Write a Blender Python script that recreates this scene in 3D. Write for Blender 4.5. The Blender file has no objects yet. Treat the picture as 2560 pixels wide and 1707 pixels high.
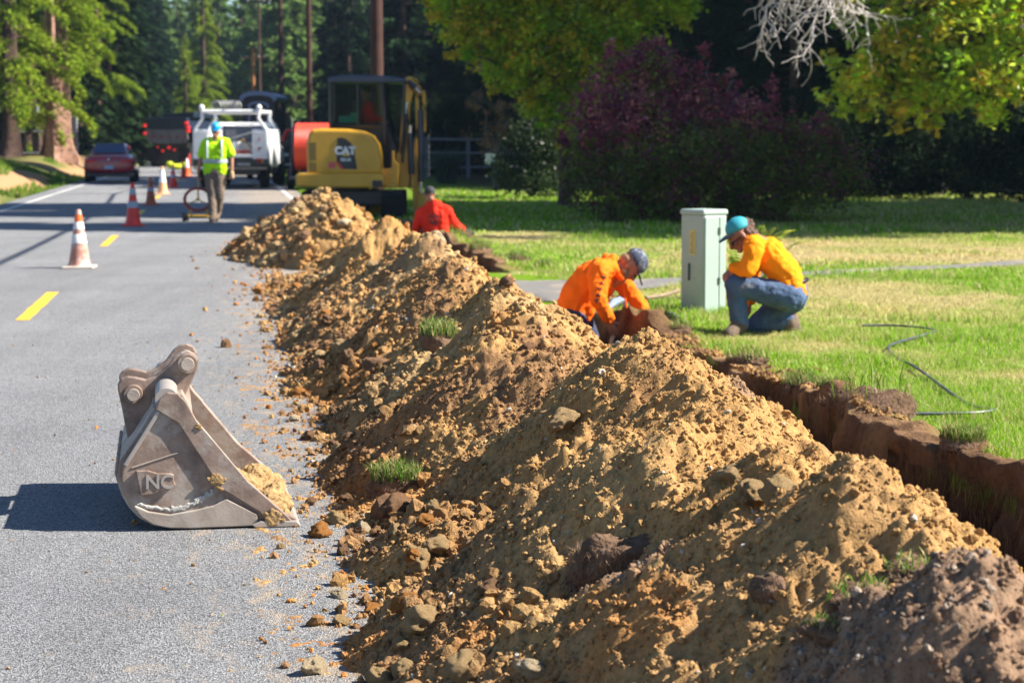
import bpy, bmesh, math, random
import numpy as np
from mathutils import Vector, Matrix, noise

# ------------------------------------------------------------------ camera, sky, sun, exposure
S = bpy.context.scene
C = S.collection
F, PITCH, CZ = 5000.0, math.atan(500.5/5000.0), 1.5
cam = bpy.data.objects.new('camera', bpy.data.cameras.new('camera')); C.objects.link(cam)
cam.location = (0, 0, CZ); cam.rotation_euler = (math.pi/2-PITCH, 0, 0)
cam.data.sensor_width = 36; cam.data.lens = 36*F/2560; cam.data.clip_end = 3000; cam.data.clip_start = .1
cam.data.dof.use_dof = True; cam.data.dof.focus_distance = 6.9; cam.data.dof.aperture_fstop = 5.6
S.camera = cam
SUN_EL, SUN_AZ = math.radians(41), math.radians(-3)      # azimuth counted from +X towards +Y
sd = Vector((math.cos(SUN_EL)*math.cos(SUN_AZ), math.cos(SUN_EL)*math.sin(SUN_AZ), math.sin(SUN_EL)))
W_ = bpy.data.worlds.new('World'); S.world = W_; W_.use_nodes = True
nt = W_.node_tree; nt.nodes.clear()
sky = nt.nodes.new('ShaderNodeTexSky'); sky.sky_type = 'NISHITA'; sky.sun_disc = False
sky.sun_elevation = SUN_EL; sky.sun_rotation = math.pi/2-SUN_AZ; sky.air_density = 1.0; sky.dust_density = .3; sky.ozone_density = 5.0
bg = nt.nodes.new('ShaderNodeBackground'); bg.inputs[1].default_value = .06
wo = nt.nodes.new('ShaderNodeOutputWorld')
nt.links.new(sky.outputs[0], bg.inputs[0]); nt.links.new(bg.outputs[0], wo.inputs[0])
sl = bpy.data.lights.new('sun', 'SUN'); sl.energy = 5.0; sl.angle = math.radians(.53); sl.color = (1, .93, .82)
so = bpy.data.objects.new('sun', sl); C.objects.link(so); so.location = (60, -10, 60)
so.rotation_euler = sd.to_track_quat('Z', 'Y').to_euler()
S.view_settings.view_transform = 'Standard'; S.view_settings.look = 'None'
S.view_settings.exposure = 1.45; S.view_settings.gamma = 1
S.cycles.use_denoising = True
S.cycles.max_bounces = 6; S.cycles.diffuse_bounces = 3; S.cycles.glossy_bounces = 3
S.cycles.transmission_bounces = 4; S.cycles.transparent_max_bounces = 6
S.cycles.sample_clamp_indirect = 6; S.cycles.caustics_reflective = False; S.cycles.caustics_refractive = False

# ------------------------------------------------------------------ helpers
rng = np.random.default_rng(7)
K = .1456                                  # the road runs to the left of the view axis: X = c - K*Y
def RX(c, y): return c-K*y
def W(u, v, Y):                            # point of the photograph -> point at distance Y
    dx, dy = (u-1280)/F, -(v-853.5)/F
    d = Vector((dx, math.cos(PITCH)+dy*math.sin(PITCH), -math.sin(PITCH)+dy*math.cos(PITCH)))
    return Vector((0, 0, CZ))+d*(Y/d.y)
def tag(o, label=None, cat=None, group=None, kind=None):
    if label: o['label'] = label
    if cat: o['category'] = cat
    if group: o['group'] = group
    if kind: o['kind'] = kind
    return o
def thing(name, label, cat, loc=(0, 0, 0), rz=0, group=None):
    o = bpy.data.objects.new(name, None); C.objects.link(o); o.location = loc; o.rotation_euler = (0, 0, rz)
    o.empty_display_size = .2
    return tag(o, label, cat, group)
def link(name, me, parent=None, mat=None):
    o = bpy.data.objects.new(name, me); C.objects.link(o)
    if mat: me.materials.append(mat)
    if parent: o.parent = parent
    return o
def copy_tree(o, parent=None):
    c = o.copy(); C.objects.link(c)
    if parent: c.parent = parent
    for ch in list(o.children): copy_tree(ch, c)
    return c
def npmesh(name, V, Fc, col=None, smooth=True):          # V (n,3), Fc (m,k)
    me = bpy.data.meshes.new(name); V = np.asarray(V, np.float32); Fc = np.asarray(Fc, np.int32)
    n, (m, k) = len(V), Fc.shape
    me.vertices.add(n); me.vertices.foreach_set('co', V.ravel())
    me.loops.add(m*k); me.loops.foreach_set('vertex_index', Fc.ravel())
    me.polygons.add(m); me.polygons.foreach_set('loop_start', np.arange(0, m*k, k, dtype=np.int32))
    me.polygons.foreach_set('loop_total', np.full(m, k, np.int32))
    me.polygons.foreach_set('use_smooth', np.full(m, smooth))
    me.update(calc_edges=True)
    if col is not None:
        a = me.color_attributes.new('Col', 'FLOAT_COLOR', 'POINT')
        cc = np.ones((n, 4), np.float32); cc[:, :3] = col; a.data.foreach_set('color', cc.ravel())
    return me
def hsh(ix, iy, s):
    n = (ix*374761393+iy*668265263+s*144269504) & 0xffffffff
    n = ((n ^ (n >> 13))*1274126177) & 0xffffffff
    return ((n ^ (n >> 16)) & 0xffffff)/float(0xffffff)
def vn(x, y, s=0):
    x = np.asarray(x, float); y = np.asarray(y, float)
    ix = np.floor(x).astype(np.int64); iy = np.floor(y).astype(np.int64)
    fx, fy = x-ix, y-iy; fx = fx*fx*(3-2*fx); fy = fy*fy*(3-2*fy)
    a, b = hsh(ix, iy, s), hsh(ix+1, iy, s); c, d = hsh(ix, iy+1, s), hsh(ix+1, iy+1, s)
    return (a*(1-fx)+b*fx)*(1-fy)+(c*(1-fx)+d*fx)*fy
def fbm(x, y, o=4, s=0, g=.5):
    t, a, n = 0, 1, 0
    for i in range(o): t = t+a*(vn(x*2**i+17*i, y*2**i-9*i, s+i)-.5); n += a; a *= g
    return t/n*2
def sst(a, b, x):
    t = np.clip((x-a)/(b-a), 0, 1); return t*t*(3-2*t)
def rquat(n, r=rng):
    q = r.normal(size=(n, 4)); q /= np.linalg.norm(q, axis=1)[:, None]; w, x, y, z = q.T
    return np.stack([np.stack([1-2*(y*y+z*z), 2*(x*y-z*w), 2*(x*z+y*w)], 1), np.stack([2*(x*y+z*w), 1-2*(x*x+z*z), 2*(y*z-x*w)], 1),
                     np.stack([2*(x*z-y*w), 2*(y*z+x*w), 1-2*(x*x+y*y)], 1)], 1)

class B:                                    # collects shapes, builds ONE mesh object
    def __init__(s): s.v = []; s.f = []; s.M = None
    def add(s, vs, fs):
        n = len(s.v); s.v += [Vector(p) if s.M is None else s.M@Vector(p) for p in vs]; s.f += [[i+n for i in f] for f in fs]; return s
    def box(s, x0, x1, y0, y1, z0, z1, tx=1, ty=1, rot=None, c=None):
        mx, my = (x0+x1)/2, (y0+y1)/2; hx, hy = (x1-x0)/2, (y1-y0)/2
        vs = [Vector((mx+a*hx, my+b*hy, z0)) for a, b in ((-1, -1), (1, -1), (1, 1), (-1, 1))]+[Vector((mx+a*hx*tx, my+b*hy*ty, z1)) for a, b in ((-1, -1), (1, -1), (1, 1), (-1, 1))]
        if rot:
            c = Vector(c or (mx, my, (z0+z1)/2)); vs = [rot@(p-c)+c for p in vs]
        return s.add(vs, [(3, 2, 1, 0), (4, 5, 6, 7), (0, 1, 5, 4), (1, 2, 6, 5), (2, 3, 7, 6), (3, 0, 4, 7)])
    def ring(s, rings, caps=True, closed=True):
        n = len(rings[0]); vs = [p for r in rings for p in r]; fs = []
        for i in range(len(rings)-1):
            for j in range(n if closed else n-1):
                fs.append((i*n+j, i*n+(j+1) % n, (i+1)*n+(j+1) % n, (i+1)*n+j))
        if caps: fs += [tuple(range(n-1, -1, -1)), tuple((len(rings)-1)*n+j for j in range(n))]
        return s.add(vs, fs)
    def tube(s, pts, r, n=10, caps=True):
        pts = [Vector(p) for p in pts]; rs = r if isinstance(r, (list, tuple)) else [r]*len(pts); R = []; up = None
        for i, p in enumerate(pts):
            d = (pts[min(i+1, len(pts)-1)]-pts[max(i-1, 0)]).normalized()
            if up is None: up = d.orthogonal().normalized()
            up = (up-d*up.dot(d)).normalized(); w = d.cross(up)
            R.append([p+(up*math.cos(2*math.pi*k/n)+w*math.sin(2*math.pi*k/n))*rs[i] for k in range(n)])
        return s.ring(R, caps)
    def cyl(s, p0, p1, r0, r1=None, n=20): return s.tube([p0, p1], [r0, r0 if r1 is None else r1], n)
    def lathe(s, prof, c=(0, 0, 0), n=24, axis='z', caps=True):
        R = []
        for r, h in prof:
            R.append([Vector(c)+(Vector((r*math.cos(2*math.pi*k/n), r*math.sin(2*math.pi*k/n), h)) if axis == 'z' else
                      Vector((h, r*math.cos(2*math.pi*k/n), r*math.sin(2*math.pi*k/n))) if axis == 'x' else
                      Vector((r*math.sin(2*math.pi*k/n), h, r*math.cos(2*math.pi*k/n)))) for k in range(n)])
        return s.ring(R, caps)
    def ell(s, c, r, n=12, m=8, rot=None):
        R = []
        for i in range(m+1):
            t = math.pi*(i+.02 if i == 0 else i-.02 if i == m else i)/m
            ring = [Vector((r[0]*math.sin(t)*math.cos(2*math.pi*k/n), r[1]*math.sin(t)*math.sin(2*math.pi*k/n), -r[2]*math.cos(t))) for k in range(n)]
            R.append([Vector(c)+(rot@p if rot else p) for p in ring])
        return s.ring(R)
    def cap(s, p0, p1, r0, r1, n=12):       # tapered limb with round ends
        p0, p1 = Vector(p0), Vector(p1); d = (p1-p0).normalized(); pts = []; rs = []
        for a in (1, .7, .35, 0): pts.append(p0-d*r0*math.sin(a*math.pi/2)); rs.append(max(r0*math.cos(a*math.pi/2), r0*.02))
        for a in (0, .35, .7, 1): pts.append(p1+d*r1*math.sin(a*math.pi/2)); rs.append(max(r1*math.cos(a*math.pi/2), r1*.02))
        return s.tube(pts, rs, n)
    def prism(s, poly, a, b, f):            # 2-D outline extruded from a to b, f(u, v, w) -> point
        n = len(poly); vs = [f(u, v, a) for u, v in poly]+[f(u, v, b) for u, v in poly]
        return s.add(vs, [tuple(range(n-1, -1, -1)), tuple(range(n, 2*n))]+[(i, (i+1) % n, n+(i+1) % n, n+i) for i in range(n)])
    def build(s, name, mat, parent=None, smooth=False, bevel=0, fix=True, seg=2):
        me = bpy.data.meshes.new(name); me.from_pydata([tuple(p) for p in s.v], [], s.f); me.update()
        if fix:
            bm = bmesh.new(); bm.from_mesh(me); bmesh.ops.recalc_face_normals(bm, faces=bm.faces); bm.to_mesh(me); bm.free()
        if smooth:
            me.polygons.foreach_set('use_smooth', [True]*len(me.polygons))
            try: me.set_sharp_from_angle(angle=math.radians(42))
            except Exception: pass
        o = link(name, me, parent, mat)
        if bevel:
            m = o.modifiers.new('bevel', 'BEVEL'); m.width = bevel; m.segments = seg; m.limit_method = 'ANGLE'; m.angle_limit = math.radians(40); m.harden_normals = False
        return o
def blob(name, b, mat, parent, voxel=.012, it=4, disp=0, ds=.08, vec=None):
    o = b.build(name, mat, parent, fix=True)
    m = o.modifiers.new('remesh', 'REMESH'); m.mode = 'VOXEL'; m.voxel_size = voxel; m.use_smooth_shade = True
    m = o.modifiers.new('smooth', 'SMOOTH'); m.factor = .6; m.iterations = it
    if disp:
        t = bpy.data.textures.new(name+'_folds', 'CLOUDS'); t.noise_scale = ds; t.noise_depth = 1
        m = o.modifiers.new('folds', 'DISPLACE'); m.texture = t; m.strength = disp; m.mid_level = .5; m.texture_coords = 'LOCAL'
    return o
def text(name, body, size, mat, parent, loc, rot, ext=.004, align='CENTER', bold=0):
    cu = bpy.data.curves.new(name, 'FONT'); cu.body = body; cu.size = size; cu.extrude = ext; cu.align_x = align; cu.align_y = 'CENTER'; cu.offset = bold
    o = bpy.data.objects.new(name, cu); C.objects.link(o)
    me = bpy.data.meshes.new_from_object(o); bpy.data.objects.remove(o)
    o = link(name, me, parent, mat); o.location = loc; o.rotation_euler = rot
    return o

# ------------------------------------------------------------------ materials
def nodes(name):
    m = bpy.data.materials.new(name); m.use_nodes = True; n = m.node_tree.nodes; L = m.node_tree.links
    return m, n, L, n['Principled BSDF']
def tex(n, L, kind, scale, coord, detail=4, rough=.55, dist=0):
    t = n.new(kind); t.inputs['Scale'].default_value = scale
    if kind == 'ShaderNodeTexNoise': t.inputs['Detail'].default_value = detail; t.inputs['Roughness'].default_value = rough; t.inputs['Distortion'].default_value = dist
    L.new(coord, t.inputs['Vector']); return t
def ramp(n, L, src, a, b, ca=(0, 0, 0, 1), cb=(1, 1, 1, 1)):
    r = n.new('ShaderNodeValToRGB'); r.color_ramp.elements[0].position = a; r.color_ramp.elements[1].position = b
    r.color_ramp.elements[0].color = ca; r.color_ramp.elements[1].color = cb; L.new(src, r.inputs[0]); return r
def mix(n, L, fac, a, b, mode='MIX'):
    m = n.new('ShaderNodeMix'); m.data_type = 'RGBA'; m.blend_type = mode
    for sock, val in ((m.inputs[0], fac), (m.inputs[6], a), (m.inputs[7], b)):
        if hasattr(val, 'links'): L.new(val, sock)
        elif isinstance(val, (int, float)): sock.default_value = val
        else: sock.default_value = (*val[:3], 1)
    return m.outputs[2]
def bump(n, L, P, src, dist, strength=1, prev=None):
    b = n.new('ShaderNodeBump'); b.inputs['Distance'].default_value = dist; b.inputs['Strength'].default_value = strength
    L.new(src, b.inputs['Height'])
    if prev: L.new(prev.outputs[0], b.inputs['Normal'])
    L.new(b.outputs[0], P.inputs['Normal']); return b
def M(name, col, rough=.6, metal=0, var=.18, scale=5, bmp=0, bscale=40, col2=None, amt=(.55, .7), scale2=9, coat=0, spec=.5, emit=0, alpha=None):
    m, n, L, P = nodes(name); tc = n.new('ShaderNodeTexCoord').outputs['Object']
    t = tex(n, L, 'ShaderNodeTexNoise', scale, tc, 5)
    c = mix(n, L, ramp(n, L, t.outputs[0], .3, .7).outputs[0], [x*(1-var) for x in col], [min(x*(1+var), 1) for x in col])
    if col2:
        t2 = tex(n, L, 'ShaderNodeTexNoise', scale2, tc, 7, .65)
        c = mix(n, L, ramp(n, L, t2.outputs[0], *amt).outputs[0], c, col2)
    L.new(c, P.inputs['Base Color']); P.inputs['Roughness'].default_value = rough; P.inputs['Metallic'].default_value = metal
    P.inputs['Specular IOR Level'].default_value = spec; P.inputs['Coat Weight'].default_value = coat
    if bmp: bump(n, L, P, tex(n, L, 'ShaderNodeTexNoise', bscale, tc, 4).outputs[0], bmp)
    if emit: P.inputs['Emission Color'].default_value = (*col, 1); P.inputs['Emission Strength'].default_value = emit
    return m
def attr_mat(name, rough=.9, fine=None, spec=.2, bumps=(), translucent=0, mul=1, speck=0):
    m, n, L, P = nodes(name); tc = n.new('ShaderNodeTexCoord').outputs['Object']
    a = n.new('ShaderNodeAttribute'); a.attribute_name = 'Col'; c = a.outputs['Color']
    if fine:
        t = tex(n, L, 'ShaderNodeTexNoise', fine[0], tc, 6, .7)
        c = mix(n, L, 1, c, ramp(n, L, t.outputs[0], .25, .75, (fine[1],)*3+(1,), (fine[2],)*3+(1,)).outputs[0], 'MULTIPLY')
    L.new(c, P.inputs['Base Color']); P.inputs['Roughness'].default_value = rough; P.inputs['Specular IOR Level'].default_value = spec
    pv = None
    for sc, d in bumps: pv = bump(n, L, P, tex(n, L, 'ShaderNodeTexNoise', sc, tc, 5, .6).outputs[0], d, 1, pv)
    if translucent:
        tr = n.new('ShaderNodeBsdfTranslucent'); L.new(c, tr.inputs[0]); mx = n.new('ShaderNodeMixShader'); mx.inputs[0].default_value = translucent
        L.new(P.outputs[0], mx.inputs[1]); L.new(tr.outputs[0], mx.inputs[2]); L.new(mx.outputs[0], n['Material Output'].inputs[0])
    return m
def glass(name, col=(.02, .03, .04), rough=.05, tint=None):
    m, n, L, P = nodes(name)
    if tint:
        g = n.new('ShaderNodeBsdfTransparent'); g.inputs[0].default_value = (*tint, 1); gl = n.new('ShaderNodeBsdfGlossy'); gl.inputs['Roughness'].default_value = .03
        fr = n.new('ShaderNodeFresnel'); fr.inputs[0].default_value = 1.16; mx = n.new('ShaderNodeMixShader')
        L.new(fr.outputs[0], mx.inputs[0]); L.new(g.outputs[0], mx.inputs[1]); L.new(gl.outputs[0], mx.inputs[2]); L.new(mx.outputs[0], n['Material Output'].inputs[0])
    else: P.inputs['Base Color'].default_value = (*col, 1); P.inputs['Roughness'].default_value = rough; P.inputs['Specular IOR Level'].default_value = .8
    return m
SOIL = attr_mat('soil', .95, (55, .62, 1.3), .1, ((38, .012), (150, .006)))
TURF = attr_mat('turf', .95, (30, .6, 1.3), .1, ((40, .02),))
BLADE = attr_mat('grass_blades', .55, None, .25, (), .4)
LEAF = attr_mat('leaves', .42, None, .45, (), .5)
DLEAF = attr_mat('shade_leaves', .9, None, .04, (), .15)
NEEDLE = attr_mat('needles', .8, None, .08, (), .3)
BARK = M('bark', (.085, .055, .045), .95, var=.45, scale=6, bmp=.03, bscale=14, spec=.1)
RBARK = M('reddish_bark', (.34, .2, .15), .95, var=.4, scale=5, bmp=.05, bscale=9, spec=.1)
BLK = M('black_paint', (.014, .015, .018), .35, var=.3)
RUBBER = M('rubber', (.02, .02, .021), .85, var=.3, spec=.2)
STEEL = M('bare_steel', (.5, .5, .5), .25, 1)
GREYM = M('grey_metal', (.3, .31, .32), .5, .3)
WHITE = M('white_paint', (.78, .79, .8), .3, var=.06, col2=(.35, .31, .26), amt=(.62, .8), scale2=4)
REDL = M('red_lens', (.6, .01, .012), .25)
AMBER = M('amber_lens', (.85, .3, .02), .25)
# ------------------------------------------------------------------ road
def asphalt():
    m, n, L, P = nodes('asphalt'); tc = n.new('ShaderNodeTexCoord').outputs['Object']
    v = tex(n, L, 'ShaderNodeTexVoronoi', 190, tc); sp = n.new('ShaderNodeSeparateColor'); L.new(v.outputs['Color'], sp.inputs[0])
    c = ramp(n, L, sp.outputs[0], .05, .95, (.075, .077, .083, 1), (.37, .375, .385, 1)).outputs[0]
    f = tex(n, L, 'ShaderNodeTexNoise', 90, tc, 5, .75)
    c = mix(n, L, 1, c, ramp(n, L, f.outputs[0], .3, .7, (.6, .6, .6, 1), (1.4, 1.4, 1.4, 1)).outputs[0], 'MULTIPLY')
    b = tex(n, L, 'ShaderNodeTexNoise', .7, tc, 4)
    c = mix(n, L, 1, c, ramp(n, L, b.outputs[0], .3, .7, (.88, .88, .89, 1), (1.08, 1.08, 1.08, 1)).outputs[0], 'MULTIPLY')
    mt = n.new('ShaderNodeMapping'); mt.inputs['Rotation'].default_value = (0, 0, -math.atan(K)); mt.inputs['Scale'].default_value = (2.2, .05, 1); L.new(tc, mt.inputs[0])
    tk_ = tex(n, L, 'ShaderNodeTexNoise', 1.0, mt.outputs[0], 3)
    c = mix(n, L, 1, c, ramp(n, L, tk_.outputs[0], .35, .65, (.9, .9, .9, 1), (1.05, 1.05, 1.05, 1)).outputs[0], 'MULTIPLY')
    # dusty tan smears, stronger beside the spoil heap
    mp = n.new('ShaderNodeMapping'); mp.inputs['Scale'].default_value = (1, .45, 1); L.new(tc, mp.inputs[0])
    d = tex(n, L, 'ShaderNodeTexNoise', 9, mp.outputs[0], 6, .7)
    sx = n.new('ShaderNodeSeparateXYZ'); L.new(tc, sx.inputs[0])
    k = n.new('ShaderNodeMath'); k.operation = 'MULTIPLY_ADD'; k.inputs[1].default_value = K; L.new(sx.outputs[1], k.inputs[0]); L.new(sx.outputs[0], k.inputs[2])
    near = ramp(n, L, k.outputs[0], 0, 1); near.color_ramp.elements[0].position = 0.0; near.color_ramp.elements[1].position = .75
    mr = n.new('ShaderNodeMapRange'); mr.inputs[1].default_value = -1.1; mr.inputs[2].default_value = 1.0; mr.inputs[3].default_value = -.075; mr.inputs[4].default_value = .2; L.new(k.outputs[0], mr.inputs[0])
    ad = n.new('ShaderNodeMath'); ad.operation = 'ADD'; L.new(d.outputs[0], ad.inputs[0]); L.new(mr.outputs[0], ad.inputs[1])
    dm = ramp(n, L, ad.outputs[0], .6, .78, (0, 0, 0, 1), (.8, .8, .8, 1))
    n.remove(near)
    c = mix(n, L, dm.outputs[0], c, (.44, .34, .23))
    L.new(c, P.inputs['Base Color']); P.inputs['Roughness'].default_value = .85; P.inputs['Specular IOR Level'].default_value = .3
    b1 = bump(n, L, P, f.outputs[0], .006); bump(n, L, P, v.outputs['Distance'], .006, 1, b1)
    return m
ASPH = asphalt()
def strip(name, c0, c1, y0, y1, z, mat, ny=2, kind='structure', wob=0):
    ys = np.linspace(y0, y1, ny); V = []
    for i, y in enumerate(ys):
        w0 = wob*(random.random()-.5) if wob else 0; w1 = wob*(random.random()-.5) if wob else 0
        V += [(RX(c0, y)+w0, y, z), (RX(c1, y)+w1, y, z)]
    Fc = [(2*i, 2*i+1, 2*i+3, 2*i+2) for i in range(ny-1)]
    o = link(name, npmesh(name, V, Fc, smooth=False), None, mat); tag(o, kind=kind); return o
random.seed(3)
road = strip('road', -5.25, 2.32, -30, 420, 0, ASPH, 60, wob=.05)
YEL = M('yellow_line_paint', (.78, .42, .03), .6, var=.12, scale=40, col2=(.3, .27, .2), amt=(.68, .8), scale2=60)
WLN = M('white_line_paint', (.62, .62, .6), .6, var=.1, scale=30, col2=(.25, .25, .25), amt=(.6, .75), scale2=30)
for k in range(12):
    y0 = 16.75+11.9*k
    if k == 0: y1 = 19.9
    else: y1 = y0+3.3
    strip('centre_marking', -1.74, -1.62, y0, y1, .004, YEL, 9, wob=.014)
strip('edge_marking', 1.84, 1.95, 2, 250, .004, WLN, 90, wob=.008)
strip('edge_marking', -4.76, -4.66, 2, 250, .004, WLN, 90, wob=.008)

# ------------------------------------------------------------------ ground with the trench
def trench(c, y):
    e0 = 2.6+.07*fbm(y*1.1, y*0+3, 3, 5); e1 = 3.2+.2*fbm(y*1.3, y*0+9, 4, 8)+.03*fbm(y*5, y*0+2, 2, 4)
    w = .05
    inside = sst(e0-w, e0+w, c)*(1-sst(e1-w, e1+w, c))
    span = np.maximum((1-sst(18.0, 18.5, y))*sst(-2, 0, y), sst(22.6, 23.1, y)*(1-sst(36.5, 37, y)))
    return inside*span, e0, e1, span
def ground_z(c, y):
    z = .02+.015*fbm(c*.6, y*.6, 3, 2)+.008*fbm(c*4, y*4, 2, 6)
    t, e0, e1, span = trench(c, y)
    # loose soil and lifted sod along the far lip
    d = c-e1
    lump = np.clip(fbm(y*.9, c*.9, 3, 21)*1.3+.25, 0, 1)*np.clip(fbm(c*5, y*5, 3, 31)*.5+.8, 0, 1.5)
    z = z+span*sst(-.05, .06, d)*(1-sst(.12, .52, d))*(.03+.17*lump)
    z = z-t*(.72+.05*fbm(c*5, y*3, 3, 12))+t*(1-t)*.9*fbm(c*9, y*9, 3, 13)
    z = np.where(c < 2.5, -.02, z)
    bank = sst(-5.6, -8.2, c)*sst(38, 60, y)
    z = np.where(c < -5.2, -.03+bank*(.75+.25*fbm(c*.3, y*.1, 3, 44))-.12*sst(-5.2, -5.6, c)*(1-sst(-5.9, -6.8, c)), z)
    z = np.where((c >= 2.3) & (c < 2.55), -.02+.04*sst(2.3, 2.45, c), z)
    far = sst(12, 60, c)*sst(60, 120, y); z = z+far*1.5
    return z
def lawn_col(c, y):
    x = RX(c, y)
    p = fbm(x*.55+3, y*.4, 4, 77)+.35*fbm(x*3, y*3, 3, 78); dry = .85*sst(-.2, .42, p+.085*(x-2.6)+.0*y)
    dry = np.clip(dry+.35*sst(21, 27, y)*sst(-.5, .3, fbm(x*.4, y*.5, 3, 80))-.25*sst(1.5, .3, c-3.3)-.75*sst(30, 34, y), 0, 1)
    g = np.stack([.21+0*x, .38+0*x, .012+0*x], -1); s = np.stack([.58+0*x, .47+0*x, .21+0*x], -1)
    return g*(1-dry[..., None])+s*dry[..., None], dry
cs = np.concatenate([[-400, -150, -60, -30, -20, -15, -12], np.arange(-10, -5, .25), [-4.9, -4.0, 0, 2.2], np.arange(2.3, 2.5, .04), np.arange(2.5, 3.0, .02), np.arange(3.0, 3.45, .007), np.arange(3.46, 3.85, .015),
                     np.arange(3.9, 8, .1), np.arange(8, 20, .5), [22, 26, 32, 42, 60, 90, 150, 400]])
ys = [-60, -20, -5, 1, 3]
y = 4.0
while y < 42: ys.append(y); y += max(.022, .0042*y if y < 24 else .009*y-.1)
while y < 900: ys.append(y); y += .035*y
ys = np.array(ys); CC, YY = np.meshgrid(cs, ys); ZZ = ground_z(CC, YY)
tt, e0, e1, span = trench(CC, YY)
lc, dry = lawn_col(CC, YY)
gcol = lc*np.array([.62, .62, .7])
d = CC-e1
sm = np.clip(span*(CC > 2.3)*(1-sst(.12, .62, d+.22*fbm(CC*5, YY*5, 4, 91))), 0, 1)
sm = np.maximum(sm, ((CC < 2.75) & (CC > 1)).astype(float)*(1-sst(30, 34, YY)))
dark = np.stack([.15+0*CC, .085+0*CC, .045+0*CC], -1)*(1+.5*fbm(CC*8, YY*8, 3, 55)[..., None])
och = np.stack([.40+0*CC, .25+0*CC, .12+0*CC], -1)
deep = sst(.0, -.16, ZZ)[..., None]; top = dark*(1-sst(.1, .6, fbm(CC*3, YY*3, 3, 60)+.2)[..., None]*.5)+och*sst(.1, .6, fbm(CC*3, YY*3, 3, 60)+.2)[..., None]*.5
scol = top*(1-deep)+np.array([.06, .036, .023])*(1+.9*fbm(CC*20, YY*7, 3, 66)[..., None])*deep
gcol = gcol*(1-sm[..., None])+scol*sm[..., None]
leftw = sst(-5, -5.6, CC)[..., None]; br = sst(-.2, .2, fbm(CC*.4, YY*.09, 3, 70)+.25)[..., None]
gcol = gcol*(1-leftw)+leftw*(np.array([.10, .14, .03])*(1-br)+np.array([.38, .23, .12])*br)
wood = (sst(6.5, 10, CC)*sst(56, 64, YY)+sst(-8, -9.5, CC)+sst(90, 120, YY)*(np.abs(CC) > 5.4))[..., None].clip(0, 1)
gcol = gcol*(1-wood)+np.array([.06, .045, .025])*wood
ni, nj = CC.shape; idx = np.arange(ni*nj).reshape(ni, nj)
Q = np.stack([idx[:-1, :-1], idx[:-1, 1:], idx[1:, 1:], idx[1:, :-1]], -1).reshape(-1, 4)
wt = np.clip(tt*(1-tt)*6, 0, 1)*(CC > 2.9)
CX = CC+wt*(.10*fbm(YY*4.5, ZZ*6, 4, 401)+.05*fbm(YY*1.7, ZZ*3, 2, 402))
V = np.stack([RX(CX, YY), YY+wt*.03*fbm(ZZ*9, YY*9, 2, 403), ZZ], -1).reshape(-1, 3)
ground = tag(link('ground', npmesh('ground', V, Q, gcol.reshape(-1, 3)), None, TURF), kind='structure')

# gravel path crossing the lawn
GRAV = M('gravel', (.2, .19, .18), .95, var=.35, scale=60, bmp=.02, bscale=90, col2=(.42, .33, .24), amt=(.52, .7), scale2=1.6)
pp = [(-.75, 19.9, 1.75), (.2, 19.8, 1.5), (.9, 20.3, .9), (1.6, 21.0, .5), (2.6, 21.9, .36), (4, 22.9, .3), (6.4, 24.4, .3), (10, 26.6, .3), (16, 29.5, .45), (30, 36, .45)]
V = []; n = 80
px = np.interp(np.linspace(0, len(pp)-1, n), range(len(pp)), [p[0] for p in pp]); py = np.interp(np.linspace(0, len(pp)-1, n), range(len(pp)), [p[1] for p in pp]); pw = np.interp(np.linspace(0, len(pp)-1, n), range(len(pp)), [p[2] for p in pp])
for i in range(n):
    for k in range(7):
        t = (k/6*2-1)*(1+.12*(random.random()-.5)); Yp = py[i]+pw[i]*t; Xp = px[i]
        z = float(ground_z(np.array(Xp+K*Yp), np.array(Yp)))
        V.append((Xp, Yp, z+.02*(1-t*t)+.006 if Xp+K*Yp > 2.35 else .012))
Q = [(i*7+k, (i+1)*7+k, (i+1)*7+k+1, i*7+k+1) for i in range(n-1) for k in range(6)]
tag(link('gravel_path', npmesh('gravel_path', V, Q), None, GRAV), kind='structure')

# ------------------------------------------------------------------ grass
def blades(name, P, h, w, col, mat=BLADE, parent=None, lean=.5, az=None, sm=.5):
    n = len(P); a = rng.uniform(0, 2*math.pi, n) if az is None else az; b = rng.uniform(0, 2*math.pi, n); ln = rng.uniform(.1, 1, n)*lean*h
    side = np.stack([np.cos(a), np.sin(a), 0*a], 1)*(w/2)[:, None]; ld = np.stack([np.cos(b), np.sin(b), 0*b], 1)*ln[:, None]
    up = np.zeros((n, 3)); up[:, 2] = h
    p0, p1, p2 = P, P+up*.55+ld*.3, P+up*np.sqrt(np.clip(1-.3*(ln/h)**2, .2, 1))[:, None]+ld
    V = np.stack([p0-side, p0+side, p1+side*.8, p1-side*.8, p2], 1).reshape(-1, 3)
    i = np.arange(n)[:, None]*5; T = np.concatenate([i+[[0, 1, 2]], i+[[0, 2, 3]], i+[[3, 2, 4]]], 0)
    cc = np.repeat(col, 5, 0); cc = cc.reshape(n, 5, 3); cc[:, 4] *= 1.15; cc = cc.reshape(-1, 3)
    return link(name, npmesh(name, V, T, cc, True), parent, mat)
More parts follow.
